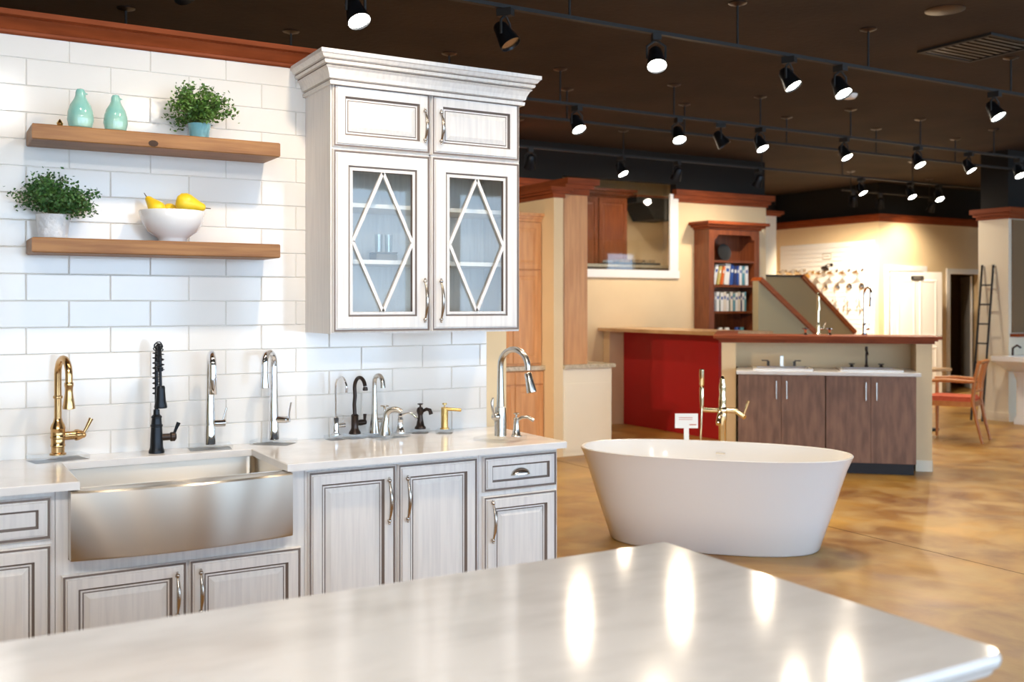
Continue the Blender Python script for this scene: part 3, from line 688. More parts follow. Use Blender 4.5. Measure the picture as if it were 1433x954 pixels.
for sx in (-1, 1): MB().lathe([(.020, 0), (.014, .012), (.012, .02), (.028, .024), (.026, .032)], (sx*.13, 0, 0), seg=14).build('round_handle', 'bronze', t)
# showpieces on the half wall cap
def tall_faucet(label, a, b, h, R, mat, rot=0):
    x, y = vp(a, b); t = thing('display_faucet', label, 'faucet', (x, y, 1.218), VA+rot)
    MB().lathe([(.026, 0), (.026, .01), (.017, .02), (.016, .10), (.012, .12)]).build('body', mat, t)
    MB().tube(goose(.012, .1, h, R, .05), .012).build('spout_pipe', mat, t, 60)
    MB().lathe([(.018, 0), (.015, .05), (.012, .09)], V(2*R, h-R-.012-.13)).build('spray_head', mat, t)
    MB().cyl((.01, 0, .06), (.05, 0, .06), .012).tube([(.045, 0, .06), (.07, 0, .12)], .006, 8).build('lever', mat, t, 60)
tall_faucet('tall pale gold faucet standing on the half-wall cap', .745, .62, .41, .032, 'polished_gold')
tall_faucet('tall chrome pull-down faucet standing on the half-wall cap', 1.165, .62, .46, .05, 'chrome', .5)
for a, lab in ((.63, 'small polished handle on the half-wall cap left of the pale gold faucet'), (.85, 'small polished handle on the half-wall cap right of the pale gold faucet')):
    x, y = vp(a, .62); t = thing('tap_handle', lab, 'tap', (x, y, 1.218), VA)
    MB().lathe([(.022, 0), (.020, .008), (.010, .02), (.012, .04), (.018, .05), (.016, .062), (.004, .068)], seg=14).build('stem', 'chrome', t); MB().tube([(-.03, 0, .058), (.03, 0, .058)], .006, 8).build('cross_bar', 'chrome', t, 60)

# ------------------------------------------------------------------ pantry corner (left of the bar)
struct('wall_pillar', MB().box(5.415, 5.524, 8.41, 10.49, 0, 2.60), 'cream', smooth=0)
m = MB()
for o, z0, z1 in ((.015, 2.56, 2.60), (.045, 2.60, 2.625), (.075, 2.625, 2.66)): m.box(5.415-o, 5.524+o, 8.41-o, 10.49, z0, z1)
struct('trim_3', m, 'crown_wood', smooth=0)
pc = thing('pantry_cabinet', 'natural brown wood hutch with raised-panel doors beside the cream pillar', 'cabinet', (4.9, 9.0, 0))
MB().box(4.40, 5.412, 8.60, 9.2, 0, .855).build('base_carcass', 'natural_wood', pc, 0, world=True)
MB().box(4.38, 5.413, 8.56, 9.2, .857, .897).build('granite_top', 'granite', pc, 0, world=True)
MB().box(4.40, 5.412, 8.64, 9.2, .899, 2.33).build('upper_carcass', 'natural_wood', pc, 0, world=True)
WD = [(0, .012, 0), (.003, .018, 0), (.055, .018, 0), (.060, .010, 0), (.075, .010, 0), (.095, .016, 0)]
for x0, x1 in ((4.41, 4.735), (4.74, 5.075), (5.08, 5.405)):
    panel_door(pc, x0, x1, .92, 1.845, 8.64, WD, ('natural_wood',)); panel_door(pc, x0, x1, 1.855, 2.32, 8.64, WD, ('natural_wood',))
    panel_door(pc, x0, x1, .02, .70, 8.60, WD, ('natural_wood',)); panel_door(pc, x0, x1, .715, .845, 8.60, [(0, .012, 0), (.003, .018, 0)], ('natural_wood',), 'drawer')
m = MB()
for o, z0, z1 in ((.01, 2.332, 2.36), (.035, 2.36, 2.385), (.06, 2.385, 2.415)): m.box(4.40-o, 5.413, 8.64-o, 9.2, z0, z1)
m.build('crown', 'natural_wood', pc, 0, world=True)
be = thing('base_cabinet', 'cream painted base cabinet with granite top against the cream pillar', 'cabinet', (5.83, 9.3, 0))
MB().box(5.53, 6.12, 8.42, 10.2, 0, .868).build('carcass', 'cream_light', be, 0, world=True)
MB().box(5.545, 6.105, 8.413, 8.42, .05, .72).build('end_panel', 'cream_light', be, 0, world=True)
MB().cbox(5.527, 6.15, 8.385, 10.2, .870, .908, .004).build('granite_top', 'granite', be, 0, world=True)
uh = thing('hutch_cabinet', 'tall brown wood upper cabinet end standing on the granite counter', 'cabinet', (5.69, 9.3, .908))
MB().box(5.54, 5.836, 8.44, 10.2, .909, 2.60).build('carcass', 'natural_wood', uh, 0, world=True)
m = MB()
for o, z0, z1 in ((.015, 2.601, 2.66), (.05, 2.66, 2.70), (.09, 2.70, 2.76)): m.box(5.54, 5.836+o, 8.44-o, 10.2, z0, z1)
m.build('crown', 'crown_wood', uh, 0, world=True)

# ------------------------------------------------------------------ back wall with interior window and bookcase
YW = 10.5
m = MB().box(2.0, 6.90, YW, YW+.14, 0, 2.92).box(6.90, 8.70, YW, YW+.14, 0, 1.86).box(8.70, 10.30, YW, YW+.14, 0, 2.92)
struct('wall_display', m, 'cream', smooth=0)
struct('wall_display_upper', MB().box(2.0, 6.90, YW+.02, YW+.14, 2.92, CEIL).box(8.70, 10.30, YW+.02, YW+.14, 2.92, CEIL).box(6.90, 8.70, YW+.02, YW+.14, 3.10, CEIL), 'black_wall', smooth=0)
m = MB()
for o, z0, z1 in ((.02, 2.86, 2.90), (.05, 2.90, 2.95), (.09, 2.95, 3.02)):
    m.box(2.0, 6.86, YW-o, YW, z0, z1); m.box(8.62, 10.30+o, YW-o, YW, z0, z1)
struct('trim_4', m, 'crown_wood', smooth=0)
wf = struct('window_2', MB().box(6.90, 8.72, YW-.03, YW-.001, 1.85, 1.95).box(8.56, 8.70, YW-.03, YW-.001, 1.95, 2.96), 'white', smooth=0)  # window made up in place of a tilted demo mirror
MB().box(6.90, 8.56, YW+.03, YW+.036, 1.95, 3.095).build('pane', 'glass', wf, 0)
# alcove made up behind the glass, standing in for a demo mirror's reflection
struct('wall_alcove', MB().box(6.5, 10.25, 12.6, 12.7, 0, CEIL).box(10.15, 10.25, YW+.14, 12.6, 0, CEIL).box(6.5, 6.6, YW+.14, 12.6, 0, CEIL), 'cream', smooth=0)
ac = thing('cherry_cabinet', 'dark cherry cabinet with crown made up as the view in the demo mirror', 'cabinet', (8.7, 12.3, 0))
MB().box(8.0, 9.08, 12.1, 12.58, 0, 3.08).build('carcass', 'cherry', ac, 0, world=True)
for x0, x1 in ((8.02, 8.54), (8.56, 9.06)): panel_door(ac, x0, x1, 1.62, 3.05, 12.1, WD, ('cherry',))
m = MB()
for o, z0, z1 in ((.02, 3.082, 3.11), (.07, 3.11, 3.15), (.11, 3.15, 3.19)): m.box(8.0-o, 9.08+o, 12.1-o, 12.58, z0, z1)
m.build('crown', 'cherry', ac, 0, world=True)
rh = thing('range_hood', 'dark sloped range hood seen through the interior window', 'hood', (9.6, 12.3, 2.7))
MB().prism([(9.22, 3.10), (9.98, 3.10), (9.98, 2.78), (9.55, 2.78), (9.40, 3.02), (9.22, 3.02)], 12.05, 12.58, 'y').build('canopy', 'dark', rh, 0, world=True)
MB().box(9.20, 10.0, 12.02, 12.58, 3.102, 3.13).build('shelf_board', 'cherry', rh, 0, world=True)
al = thing('demo_counter', 'grey granite counter made up for the view in the demo mirror', 'counter', (8.3, 11.6, 0))
MB().box(6.7, 10.1, 11.2, 11.95, 0, 2.008).build('base', 'brown_panel', al, 0, world=True); MB().box(6.7, 10.1, 11.15, 11.95, 2.01, 2.05).build('slab', 'granite', al, 0, world=True)
ck = thing('cooktop', 'black cooktop with steel grates on the made-up demo counter', 'cooktop', (8.62, 11.45, 2.051))
MB().cbox(-.36, .36, -.25, .25, 0, .03, .004).build('plate', 'dark', ck, 0)
for gx in (-.22, 0, .22): MB().box(gx-.09, gx+.09, -.2, -.185, .03, .075).box(gx-.09, gx+.09, .185, .2, .03, .075).box(gx-.006, gx+.006, -.2, .2, .05, .075).build('grate', 'pull_metal', ck, 0)
# bookcase
bc = thing('bookcase', 'tall cherry bookcase with crown and scalloped top rail', 'bookcase', (9.44, 10.35, 0))
BX0, BX1, BY0, BY1 = 8.99, 9.885, 10.2, 10.495
m = MB().box(BX0, BX0+.09, BY0, BY1, 0, 2.50).box(BX1-.09, BX1, BY0, BY1, 0, 2.50).box(BX0+.09, BX1-.09, BY1-.015, BY1, 0, 2.50).box(BX0+.09, BX1-.09, BY0+.02, BY1-.015, 0, 1.05)
m.build('carcass', 'cherry', bc, 0, world=True)
tr = [(BX0+.09, 2.50), (BX0+.09, 2.37), (BX0+.13, 2.37), (BX0+.14, 2.40), (BX0+.17, 2.43), (BX1-.17, 2.43), (BX1-.14, 2.40), (BX1-.13, 2.37), (BX1-.09, 2.37), (BX1-.09, 2.50)]
MB().prism(tr, BY0, BY0+.02, 'y').build('scalloped_rail', 'cherry', bc, 0, world=True)
SH = (1.08, 1.385, 1.735, 2.06)
for z in SH: MB().box(BX0+.09, BX1-.09, BY0+.01, BY1-.015, z, z+.03).build('shelf', 'cherry', bc, 0, world=True)
m = MB()
for o, z0, z1 in ((.02, 2.501, 2.53), (.06, 2.53, 2.56), (.10, 2.56, 2.60)): m.box(BX0-o, BX1+o, BY0-o, BY1, z0, z1)
m.build('crown', 'crown_wood', bc, 0, world=True)
BC = {'white': (.80, .80, .78), 'cream': (.74, .68, .58), 'blue': (.03, .09, .35), 'navy': (.03, .04, .14), 'orange': (.75, .16, .03), 'rainbow': (.55, .45, .15), 'teal': (.10, .30, .38), 'red': (.5, .03, .04), 'grey': (.35, .36, .38), 'dark green': (.03, .10, .06)}
for k, c in BC.items(): pm('book_'+k, c, rough=.55)
def book(x, z, wd, h, colour, lean, label, group=None):
    t = thing('book', label, 'book', (x, 10.36, z+.0015), 0, group)
    b = MB(); c, s = math.cos(lean), math.sin(lean)
    def P(u, v): return (u*c+v*s, v*c-u*s+max(0, wd*s if lean > 0 else 0))
    b.prism([P(0, 0), P(wd, 0), P(wd, h), P(0, h)], -.11, .10, 'y'); b.build('cover', 'book_'+colour, t, 0)
    p = MB(); p.prism([P(wd*.2, h*.62), P(wd*.8, h*.62), P(wd*.8, h*.78), P(wd*.2, h*.78)], -.1115, -.1102, 'y'); p.build('spine_band', 'book_'+('white' if colour not in ('white', 'cream') else 'blue'), t, 0)
x = BX0+.11
row = (('white', .05, .27, .22), ('rainbow', .04, .25, .22), ('orange', .035, .25, .20), ('white', .085, .28, .12), ('blue', .05, .27, .08), ('navy', .05, .26, .04), ('blue', .03, .26, 0), ('white', .04, .26, 0), ('teal', .04, .26, 0), ('white', .05, .26, 0))
def nb(row, i):
    if i == 0: return f'{row[0][0]} book at the start of the'
    if i == len(row)-1: return f'{row[-1][0]} book at the end of the'
    return f'{row[i][0]} book between the {row[i-1][0]} and {row[i+1][0]} books in the'
for i, (col, wd, h, ln) in enumerate(row):
    book(x, SH[2]+.03, wd, h, col, ln, nb(row, i)+' upper bookcase row', 'upper row of books')
    x += wd+h*math.sin(ln)*.22+.012
x = BX0+.10
row = ((('grey', .035), ('grey', .035), ('white', .045), ('dark green', .015), ('white', .05), ('cream', .045), ('white', .045), ('dark green', .015), ('cream', .045), ('teal', .04), ('white', .045), ('cream', .04), ('navy', .025), ('white', .035), ('teal', .03)))
for i, (col, wd) in enumerate(row):
    book(x, SH[1]+.03, wd, .235+.012*((i*7) % 3), col, 0, nb(row, i)+' lower bookcase row', 'lower row of books'); x += wd+.004
t = thing('round_plate', 'dark round plate propped up on the top shelf of the cherry bookcase', 'plate', (9.42, 10.38, SH[3]+.03))
MB().lathe([(.001, .012), (.07, .010), (.10, .016), (.115, .024), (.115, .018), (.10, .006), (.001, 0)], (0, .02, .117), (0, -1, .15), 24).build('dish', 'dark', t)
for i, (dx, col) in enumerate(((.14, 'teal'), (.30, 'white'), (.42, 'white'), (.60, 'blue'), (.68, 'teal'))):
    t = thing('folded_sample', f'small {col} rolled sample on the lowest visible bookcase shelf'+(' beside the other '+col+' one' if col == 'white' else ''), 'sample', (BX0+dx, 10.32, SH[0]+.0315), .5, 'rolled samples in the bookcase')
    MB().lathe([(.001, 0), (.03, 0), (.034, .01), (.034, .075), (.03, .085), (.012, .085), (.012, .03), (.001, .03)], seg=14).build('roll', 'book_'+col, t)

# ------------------------------------------------------------------ stair side walls with sloped wood caps
def sloped(y, x0, z0, x1, z1, m1, n):
    struct(n, MB().prism([(x0, 0), (x1, 0), (x1, z1-.03), (x0, z0-.03)], y, y+.10, 'y'), m1, smooth=0)
    L = math.hypot(x1-x0, z1-z0); ux, uz = (x1-x0)/L, (z1-z0)/L; nx, nz = -uz, ux
    return [(x0, z0-.03), (x1, z1-.03), (x1+nx*.06, z1-.03+nz*.06), (x0+nx*.06, z0-.03+nz*.06)]
q = sloped(9.72, 9.40, 1.84, 10.47, 1.09, 'tan_light', 'wall_stair_near')
o = MB().prism(q, 9.68, 9.86, 'y').build('handrail', 'rail_wood', None, 0); tag(o, 'reddish wood sloped rail cap next to the cherry bookcase', 'handrail')
q = sloped(10.52, 11.00, 1.92, 12.10, 1.09, 'tan', 'wall_stair_far')
o = MB().prism(q, 10.48, 10.66, 'y').build('handrail', 'rail_wood', None, 0); tag(o, 'reddish wood sloped rail cap in front of the faucet display wall', 'handrail')
struct('wall_stair_top', MB().box(10.31, 11.00, 10.52, 10.62, 0, 1.90), 'tan', smooth=0); struct('trim_5', MB().box(10.31, 11.02, 10.50, 10.64, 1.901, 1.925), 'dark', smooth=0)

# ------------------------------------------------------------------ far corner: display wall, doors
XC, YD = 13.57, 11.28
struct('wall_far', MB().box(XC, 13.80, YD, YD+.12, 0, 2.90).box(13.80, 14.66, YD, YD+.12, 2.06, 2.90).box(14.66, 15.36, YD, YD+.12, 0, 2.90).box(15.36, 16.20, YD, YD+.12, 2.03, 2.90).box(16.20, 20, YD, YD+.12, 0, 2.90), 'cream', smooth=0)
struct('wall_far_side', MB().box(XC, XC+.12, YD+.12, 13.6, 0, 2.90), 'cream', smooth=0)
struct('wall_far_back', MB().box(10.3, XC, 13.6, 13.7, 0, 2.90), 'cream', smooth=0)
struct('wall_far_upper', MB().box(XC+.02, 20, YD+.02, YD+.12, 2.90, CEIL).box(XC+.02, XC+.12, YD+.12, 13.6, 2.90, CEIL).box(10.3, XC, 13.6, 13.7, 2.90, CEIL), 'black_wall', smooth=0)
m = MB()
for o, z0, z1 in ((.02, 2.86, 2.89), (.05, 2.89, 2.93), (.08, 2.93, 2.98)): m.box(XC-o, 20, YD-o, YD, z0, z1); m.box(XC-o, XC, YD, 13.6, z0, z1); m.box(10.3, XC-o, 13.6-o, 13.6, z0, z1)
struct('trim_6', m, 'crown_wood', smooth=0)
struct('wall_stub', MB().box(11.32, 11.60, 11.6, 11.75, 0, 2.88), 'cream_light', smooth=0)
struct('trim_7', MB().box(11.29, 11.66, 11.56, 11.78, 2.88, 2.91).box(11.27, 11.70, 11.53, 11.80, 2.91, 2.96), 'crown_wood', smooth=0)
# dark room and closet behind the two doors
struct('wall_closet', MB().box(13.7, 17.2, 12.9, 13.0, 0, 2.9).box(15.05, 15.15, YD+.12, 12.9, 0, 2.9).box(17.1, 17.2, YD+.12, 12.9, 0, 2.9).box(13.7, 17.2, YD+.12, 13.0, 2.5, 2.6), 'brown_panel', smooth=0)
def casing(x0, x1, zt, n):
    struct(n, MB().box(x0-.09, x0, YD-.02, YD-.001, 0, zt+.09).box(x1, x1+.09, YD-.02, YD-.001, 0, zt+.09).box(x0, x1, YD-.02, YD-.001, zt, zt+.09), 'white', smooth=0)
casing(13.80, 14.66, 2.06, 'trim_8'); casing(15.36, 16.20, 2.03, 'trim_9')
def leaf(name, hx, hy, ang, wd, h, knob_side):
    o = bpy.data.objects.new(name, None); C.objects.link(o); o.location = (hx, hy, .01); o.rotation_euler = (0, 0, ang); o['kind'] = 'structure'; o['_loc'] = [hx, hy, .01]; o['_rot'] = ang
    MB().box(0, wd, -.04, 0, 0, h).build('leaf', 'white', o, 0)
    for x0, x1 in ((.10, wd/2-.04), (wd/2+.04, wd-.10)):
        for z0, z1 in ((.18, .80), (.95, h-.13)):
            m = MB(); b, e = m.rings(x0, x1, z0, z1, -.040, [(0, .001, 0), (.012, .010, 0), (.03, .010, 0), (.05, .004, 0)]); m.close(b, e); m.build('panel', 'white', o, 0)
    MB().lathe([(.025, 0), (.025, .006), (.010, .01), (.010, .035), (.028, .045), (.028, .06), (.012, .068)], (wd-.07, -.04, .95), (0, -1, 0), 14).build('knob', 'nickel', o)
    return o
d1 = leaf('door_1', 13.82, YD-.025, math.radians(-14), .98, 2.03, 1)
sgn = MB().box(.36, .60, -.062, -.052, 1.90, 1.965).build('door_sign', 'dark', d1, 0)
MB().box(.40, .56, -.0632, -.0622, 1.925, 1.932).box(.42, .54, -.0632, -.0622, 1.938, 1.943).build('sign_lettering', 'grey_ink', sgn, 0)
leaf('door_2', 16.15, YD+.16, math.radians(47), .80, 2.0, 1)
t = thing('trash_bin', 'grey trash bin inside the dark open doorway', 'bin', (15.95, 12.2, 0))
MB().lathe([(.13, 0), (.15, .02), (.18, .55), (.19, .56), (.18, .57), (.165, .56), (.13, .03), (.001, .03)]).build('bucket', 'bin', t); MB().lathe([(.19, .57), (.18, .60), (.001, .62)]).build('lid', 'bin', t)
# slatwall with shower heads
sl = thing('slatwall_panel', 'white slatwall display panel carrying faucets and shower heads', 'display panel', (XC, 12.4, 1.6))
MB().box(XC-.012, XC-.001, 11.36, 13.45, .4, 2.56).build('backing', 'white', sl, 0, world=True)
z = .42
while z < 2.50: MB().box(XC-.028, XC-.012, 11.36, 13.45, z, z+.066).build('slat', 'white', sl, 0, world=True); z += .076
t = thing('display_sign', 'small framed sign above the shower heads on the slatwall', 'sign', (XC-.028, 12.34, 2.33))
MB().box(-.012, 0, -.10, .10, -.055, .055).build('frame', 'grey_ink', t, 0); MB().box(-.014, -.012, -.085, .085, -.04, .04).build('plate', 'white', t, 0); MB().box(-.0155, -.014, -.06, .06, -.008, .010).build('lettering', 'grey_ink', t, 0)
def shower(label, y, z, mat, group=None):
    t = thing('shower_head', label, 'shower head', (XC-.028, y, z), 0, group)
    MB().cyl((0, 0, 0), (-.012, 0, 0), .03).tube([(0, 0, 0), (-.09, 0, .02), (-.15, 0, -.02)], .01, 8).build('arm', mat, t, 60)
    MB().lathe([(.015, 0), (.02, .03), (.065, .06), (.07, .075), (.001, .078)], (-.14, 0, -.01), (-.55, -.15, -.8), 16).build('head', mat, t)
cg = 'chrome shower heads on the slatwall'
shower('gold shower head on the white slatwall', 12.66, 2.06, 'gold')
for y, ds in ((12.38, 'next to the gold one'), (12.12, 'under the dark hand shower'), (11.86, 'second from the wall corner'), (11.58, 'nearest the wall corner')): shower('chrome shower head on the white slatwall '+ds, y, 2.08, 'chrome', cg)
shower('dark bronze hand shower among the chrome heads on the slatwall', 12.24, 2.18, 'bronze')
for y, ds in ((13.3, 'at the far end'), (13.05, 'second from the far end'), (12.85, 'beside the gold one')): shower('nickel shower head on the white slatwall '+ds, y, 2.10, 'nickel', 'nickel shower heads on the slatwall')
for y in (12.62, 12.38, 12.12, 11.86, 11.60):
    t = thing('shower_trim', 'small chrome valve trim in the middle row on the slatwall', 'shower trim', (XC-.028, y, 1.80), 0, 'valve trims on the slatwall')
    MB().lathe([(.06, 0), (.06, .006), (.02, .012), (.018, .05), (.022, .06)], (0, 0, 0), (-1, 0, 0), 16).build('plate', 'chrome', t); MB().cyl((-.05, 0, 0), (-.06, 0, -.07), .007, seg=8).build('lever', 'chrome', t)
for y, ds in ((12.1, 'farthest from the wall corner'), (11.85, 'between its two neighbours'), (11.6, 'nearest the wall corner')):
    t = thing('wall_faucet', 'chrome faucet in the lower row on the slatwall '+ds, 'faucet', (XC-.028, y, 1.42), 0, 'lower faucets on the slatwall')
    MB().lathe([(.03, 0), (.03, .01), (.014, .02), (.014, .06)], (0, 0, 0), (-1, 0, 0), 14).build('mount', 'chrome', t); MB().tube([(-.05, 0, 0), (-.05, 0, .14), (-.08, 0, .19), (-.13, 0, .18), (-.14, 0, .12)], .011, 8).build('spout_pipe', 'chrome', t, 60)

# ------------------------------------------------------------------ right-hand pillar, pedestal sink, ladder, table, chair
struct('wall_pillar_right', MB().box(12.10, 12.24, 8.02, 8.45, 0, 2.64).box(12.24, 16, 8.02, 8.14, 0, 2.64), 'cream_light', smooth=0)
struct('wall_pillar_upper', MB().box(12.12, 16, 8.04, 8.14, 2.64, CEIL).box(12.12, 12.24, 8.14, 8.43, 2.64, CEIL), 'black_wall', smooth=0)
m = MB()
for o, z0, z1 in ((.02, 2.61, 2.65), (.05, 2.65, 2.69), (.08, 2.69, 2.75)): m.box(12.10-o, 16, 8.02-o, 8.02, z0, z1); m.box(12.10-o, 12.10, 8.02, 8.45+o, z0, z1)
struct('trim_10', m, 'crown_wood', smooth=0)
struct('baseboard_pillar', MB().box(12.085, 12.10, 8.005, 8.45, 0, .11).box(12.10, 16, 8.005, 8.02, 0, .11), 'cream_light', smooth=0)
o = MB().box(12.16, 13.6, 8.0, 8.019, 1.14, 2.60).build('mirror_panel', 'brown_panel', None, 0); tag(o, 'brown panel for the mirror above the pedestal sink, its reflection put into the colour', 'panel')  # a mirror; its brown reflection is put into the colour
o = MB().box(12.13, 13.7, 7.90, 8.019, 1.09, 1.13).build('wall_ledge', 'crown_wood', None, 0); tag(o, 'narrow dark wood ledge above the pedestal sink', 'ledge')
ps = thing('pedestal_sink', 'white pedestal sink against the right pillar wall', 'sink', (12.02, 7.73, 0))
P_ = [rr(-.10, .10, -.09, .12, .04, 0), rr(-.10, .10, -.09, .12, .04, .05), rr(-.075, .075, -.06, .10, .04, .10), rr(-.07, .07, -.055, .10, .04, .55), rr(-.10, .10, -.09, .14, .04, .68)]
n = len(P_[0]); MB().add(sum(P_, []), [(k*n+i, k*n+(i+1) % n, (k+1)*n+(i+1) % n, (k+1)*n+i) for k in range(4) for i in range(n)]+[tuple(range(4*n, 5*n)), tuple(range(n))[::-1]]).build('pedestal', 'white_gloss', ps, 40)
P_ = [rr(-.12, .12, -.10, .20, .05, .66), rr(-.34, .34, -.24, .24, .06, .78), rr(-.38, .38, -.26, .25, .05, .80), rr(-.38, .38, -.26, .25, .05, .86), rr(-.32, .32, -.21, .12, .08, .862), rr(-.18, .18, -.15, .08, .08, .74)]
MB().add(sum(P_, []), [(k*n+i, k*n+(i+1) % n, (k+1)*n+(i+1) % n, (k+1)*n+i) for k in range(5) for i in range(n)]+[tuple(range(5*n, 6*n)), tuple(range(n))[::-1]]).build('basin', 'white_gloss', ps, 40)
MB().tube([(0, .18, .86), (0, .18, .95), (0, .12, .99), (0, .07, .96)], .014, 10).build('faucet', 'bronze', ps, 60)
ld = thing('ladder', 'slim black ladder rack leaning against the pillar side', 'ladder', (11.95, 8.30, 0))
for dy in (-.08, .08): MB().tube([(-.10, dy, 0), (.13, dy, 2.02)], .014, 8).build('rail', 'dark', ld)
for k in range(7): x = -.10+.23*(.12+.125*k); MB().tube([(x, -.08, 2.02*(.12+.125*k)), (x, .08, 2.02*(.12+.125*k))], .011, 8).build('rung', 'dark', ld)
tbl = thing('side_table', 'small table with pale wood top and dark leg behind the half wall', 'table', (10.28, 8.12, 0))
MB().cbox(-.35, .35, -.35, .35, .715, .75, .006).build('table_top', 'bar_wood', tbl, 0); MB().box(-.05, .05, -.05, .05, .03, .714).build('leg', 'dark', tbl, 0); MB().cbox(-.25, .25, -.25, .25, 0, .03, .006).build('base', 'dark', tbl, 0)
ch = thing('armchair', 'honey coloured wooden armchair with orange-red padded seat', 'chair', (10.01, 7.29, 0), math.radians(-156))
# local: front = -y, seat .46
for sx in (-1, 1):
    MB().tube([(sx*.25, -.24, 0), (sx*.245, -.235, .25), (sx*.25, -.24, .44), (sx*.25, -.235, .66)], [.015, .019, .022, .018], 8).build('leg', 'chair_wood', ch, 60)
    MB().tube([(sx*.215, .33, 0), (sx*.21, .27, .25), (sx*.21, .235, .45), (sx*.215, .25, .66), (sx*.22, .30, .88)], [.014, .018, .022, .020, .017], 8).build('leg', 'chair_wood', ch, 60)
    MB().tube([(sx*.25, -.26, .66), (sx*.255, -.05, .675), (sx*.225, .255, .665)], [.020, .022, .018], 8).build('armrest', 'chair_wood', ch, 60)
m = MB()
for y0, x_ in ((-.24, .25), (.235, .21)): m.box(-x_, x_, y0-.015, y0+.015, .39, .445)
for sx in (-1, 1): m.prism([(sx*.25-.012, -.24), (sx*.25+.012, -.24), (sx*.21+.012, .235), (sx*.21-.012, .235)], .39, .445, 'z')
m.build('seat_frame', 'chair_wood', ch, 0)
MB().prism([(-.25, -.26), (.25, -.26), (.215, .225), (-.215, .225)], .446, .475, 'z').prism([(-.23, -.24), (.23, -.24), (.195, .205), (-.195, .205)], .475, .495, 'z').build('seat_pad', 'seat_red', ch, 0)
MB().tube([(-.225, .305, .875), (0, .325, .885), (.225, .305, .875)], .022, 8).build('top_rail', 'chair_wood', ch, 60)
MB().tube([(-.21, .245, .56), (0, .255, .56), (.21, .245, .56)], .016, 8).build('lower_rail', 'chair_wood', ch, 60)
for sx in (-.08, .08): MB().tube([(sx, .25, .56), (sx*.9, .275, .72), (sx, .318, .88)], .013, 8).build('back_slat', 'chair_wood', ch, 60)

# ------------------------------------------------------------------ tracks, heads, canopies on the ceiling
def track(x0, x1, y, label, rods, z=3.2):
    t = thing('light_track', label, 'light track', ((x0+x1)/2, y, z))
    L = (x1-x0)/2
    MB().box(-L, L, -.018, .018, 0, .022).build('rail', 'dark', t, 0)
    for x in rods:
        MB().cyl((x-(x0+x1)/2, 0, .022), (x-(x0+x1)/2, 0, CEIL-z-.012), .008, seg=8).build('rod', 'dark', t)
        MB().lathe([(.02, -.02), (.06, -.006), (.06, -.0005)], (x-(x0+x1)/2, 0, CEIL-z), seg=16).build('canopy', 'bronze', t)
track(-2, 13, 5.03, 'black ceiling track directly behind the kitchen partition', [-1, .5, 2.2, 3.35, 4.68, 5.94, 7.62, 8.6, 9.8, 11.1])
track(-1, 14, 7.2, 'black ceiling track above the pantry and vanity area', [0, 1.22, 2.36, 3.65, 4.70, 5.93, 6.99, 8.24, 9.32, 10.59, 11.8])
track(4, 14, 7.85, 'black ceiling track without lamps beyond the vanity area', [5.2, 6.6, 8.0, 9.4, 10.8])
track(5.0, 14, 9.4, 'black ceiling track in front of the bookcase wall', [5.6, 7.0, 9.15, 10.6, 12.0])
track(-1.2, 4.2, 3.15, 'black ceiling track lighting the tiled kitchen wall', [-.8, .6, 2.0, 3.4])
TILT = math.radians(32)
def head_parts(t, lit):
    MB().box(-.02, .02, -.035, .035, .085, .118).build('mount', 'dark', t, 0)
    MB().tube([(0, 0, .09), (.045, 0, .06), (.045, 0, .0)], .006, 6).tube([(0, 0, .09), (-.045, 0, .06), (-.045, 0, .0)], .006, 6).build('yoke', 'dark', t)
    dr = Vector((0, -math.sin(TILT), -math.cos(TILT)))
    MB().lathe([(.022, -.065), (.032, -.05), (.038, -.01), (.048, .035), (.050, .05), (.046, .05), (.040, .036)], (0, 0, 0), dr, 18).build('barrel', 'black_metal', t, 50)
    MB().lathe([(.001, .041), (.043, .041), (.043, .036)], (0, 0, 0), dr, 18).build('lens', 'lamp_lens' if lit else 'pull_metal', t)
def add_spot(t, watts, col, size, pitch=0):
    l = bpy.data.lights.new('lamp_light', 'SPOT'); l.energy = watts; l.color = col; l.spot_size = math.radians(size); l.spot_blend = 1.0; l.shadow_soft_size = .045
    o = bpy.data.objects.new('lamp_light', l); C.objects.link(o); o.parent = t
    d = Vector((0, -math.sin(TILT-pitch), -math.cos(TILT-pitch))); o.location = d*.06; o.rotation_euler = d.to_track_quat('-Z', 'Y').to_euler()
hp = thing('track_light', 'x', 'spotlight', (0, 0, 3.082)); head_parts(hp, True)
hu = thing('track_light', 'x', 'spotlight', (0, 0, 3.082)); head_parts(hu, False)
HZ = 3.2-.118*1.3
first = {True: hp, False: hu}; used = {True: False, False: False}
def head(x, y, rot, lit, label, group, watts=SHOP_W, size=150, col=WARM, pitch=0):
    src = first[lit]
    if not used[lit]:
        used[lit] = True; t = src; t.location = (x, y, HZ); t.rotation_euler = (0, 0, rot); t['label'] = label; t['group'] = group; t.scale = (1.3,)*3
    else:
        t = src.copy(); C.objects.link(t); t.location = (x, y, HZ); t.scale = (1.3,)*3; t.rotation_euler = (0, 0, rot); t['label'] = label; t['group'] = group
        for c in src.children:
            if c.type == 'MESH':
                k = c.copy(); C.objects.link(k); k.parent = t
                k.rotation_euler = (pitch if k.name.split('.')[0] in ('barrel', 'lens') else 0, 0, 0)
    if lit: spots.append((t, watts, col, size, pitch))
spots = []
G1 = 'spotlights on the track behind the kitchen partition'; G2 = 'spotlights on the track above the vanity area'; G3 = 'spotlights on the track in front of the bookcase wall'; GK = 'spotlights aimed at the tiled kitchen wall'
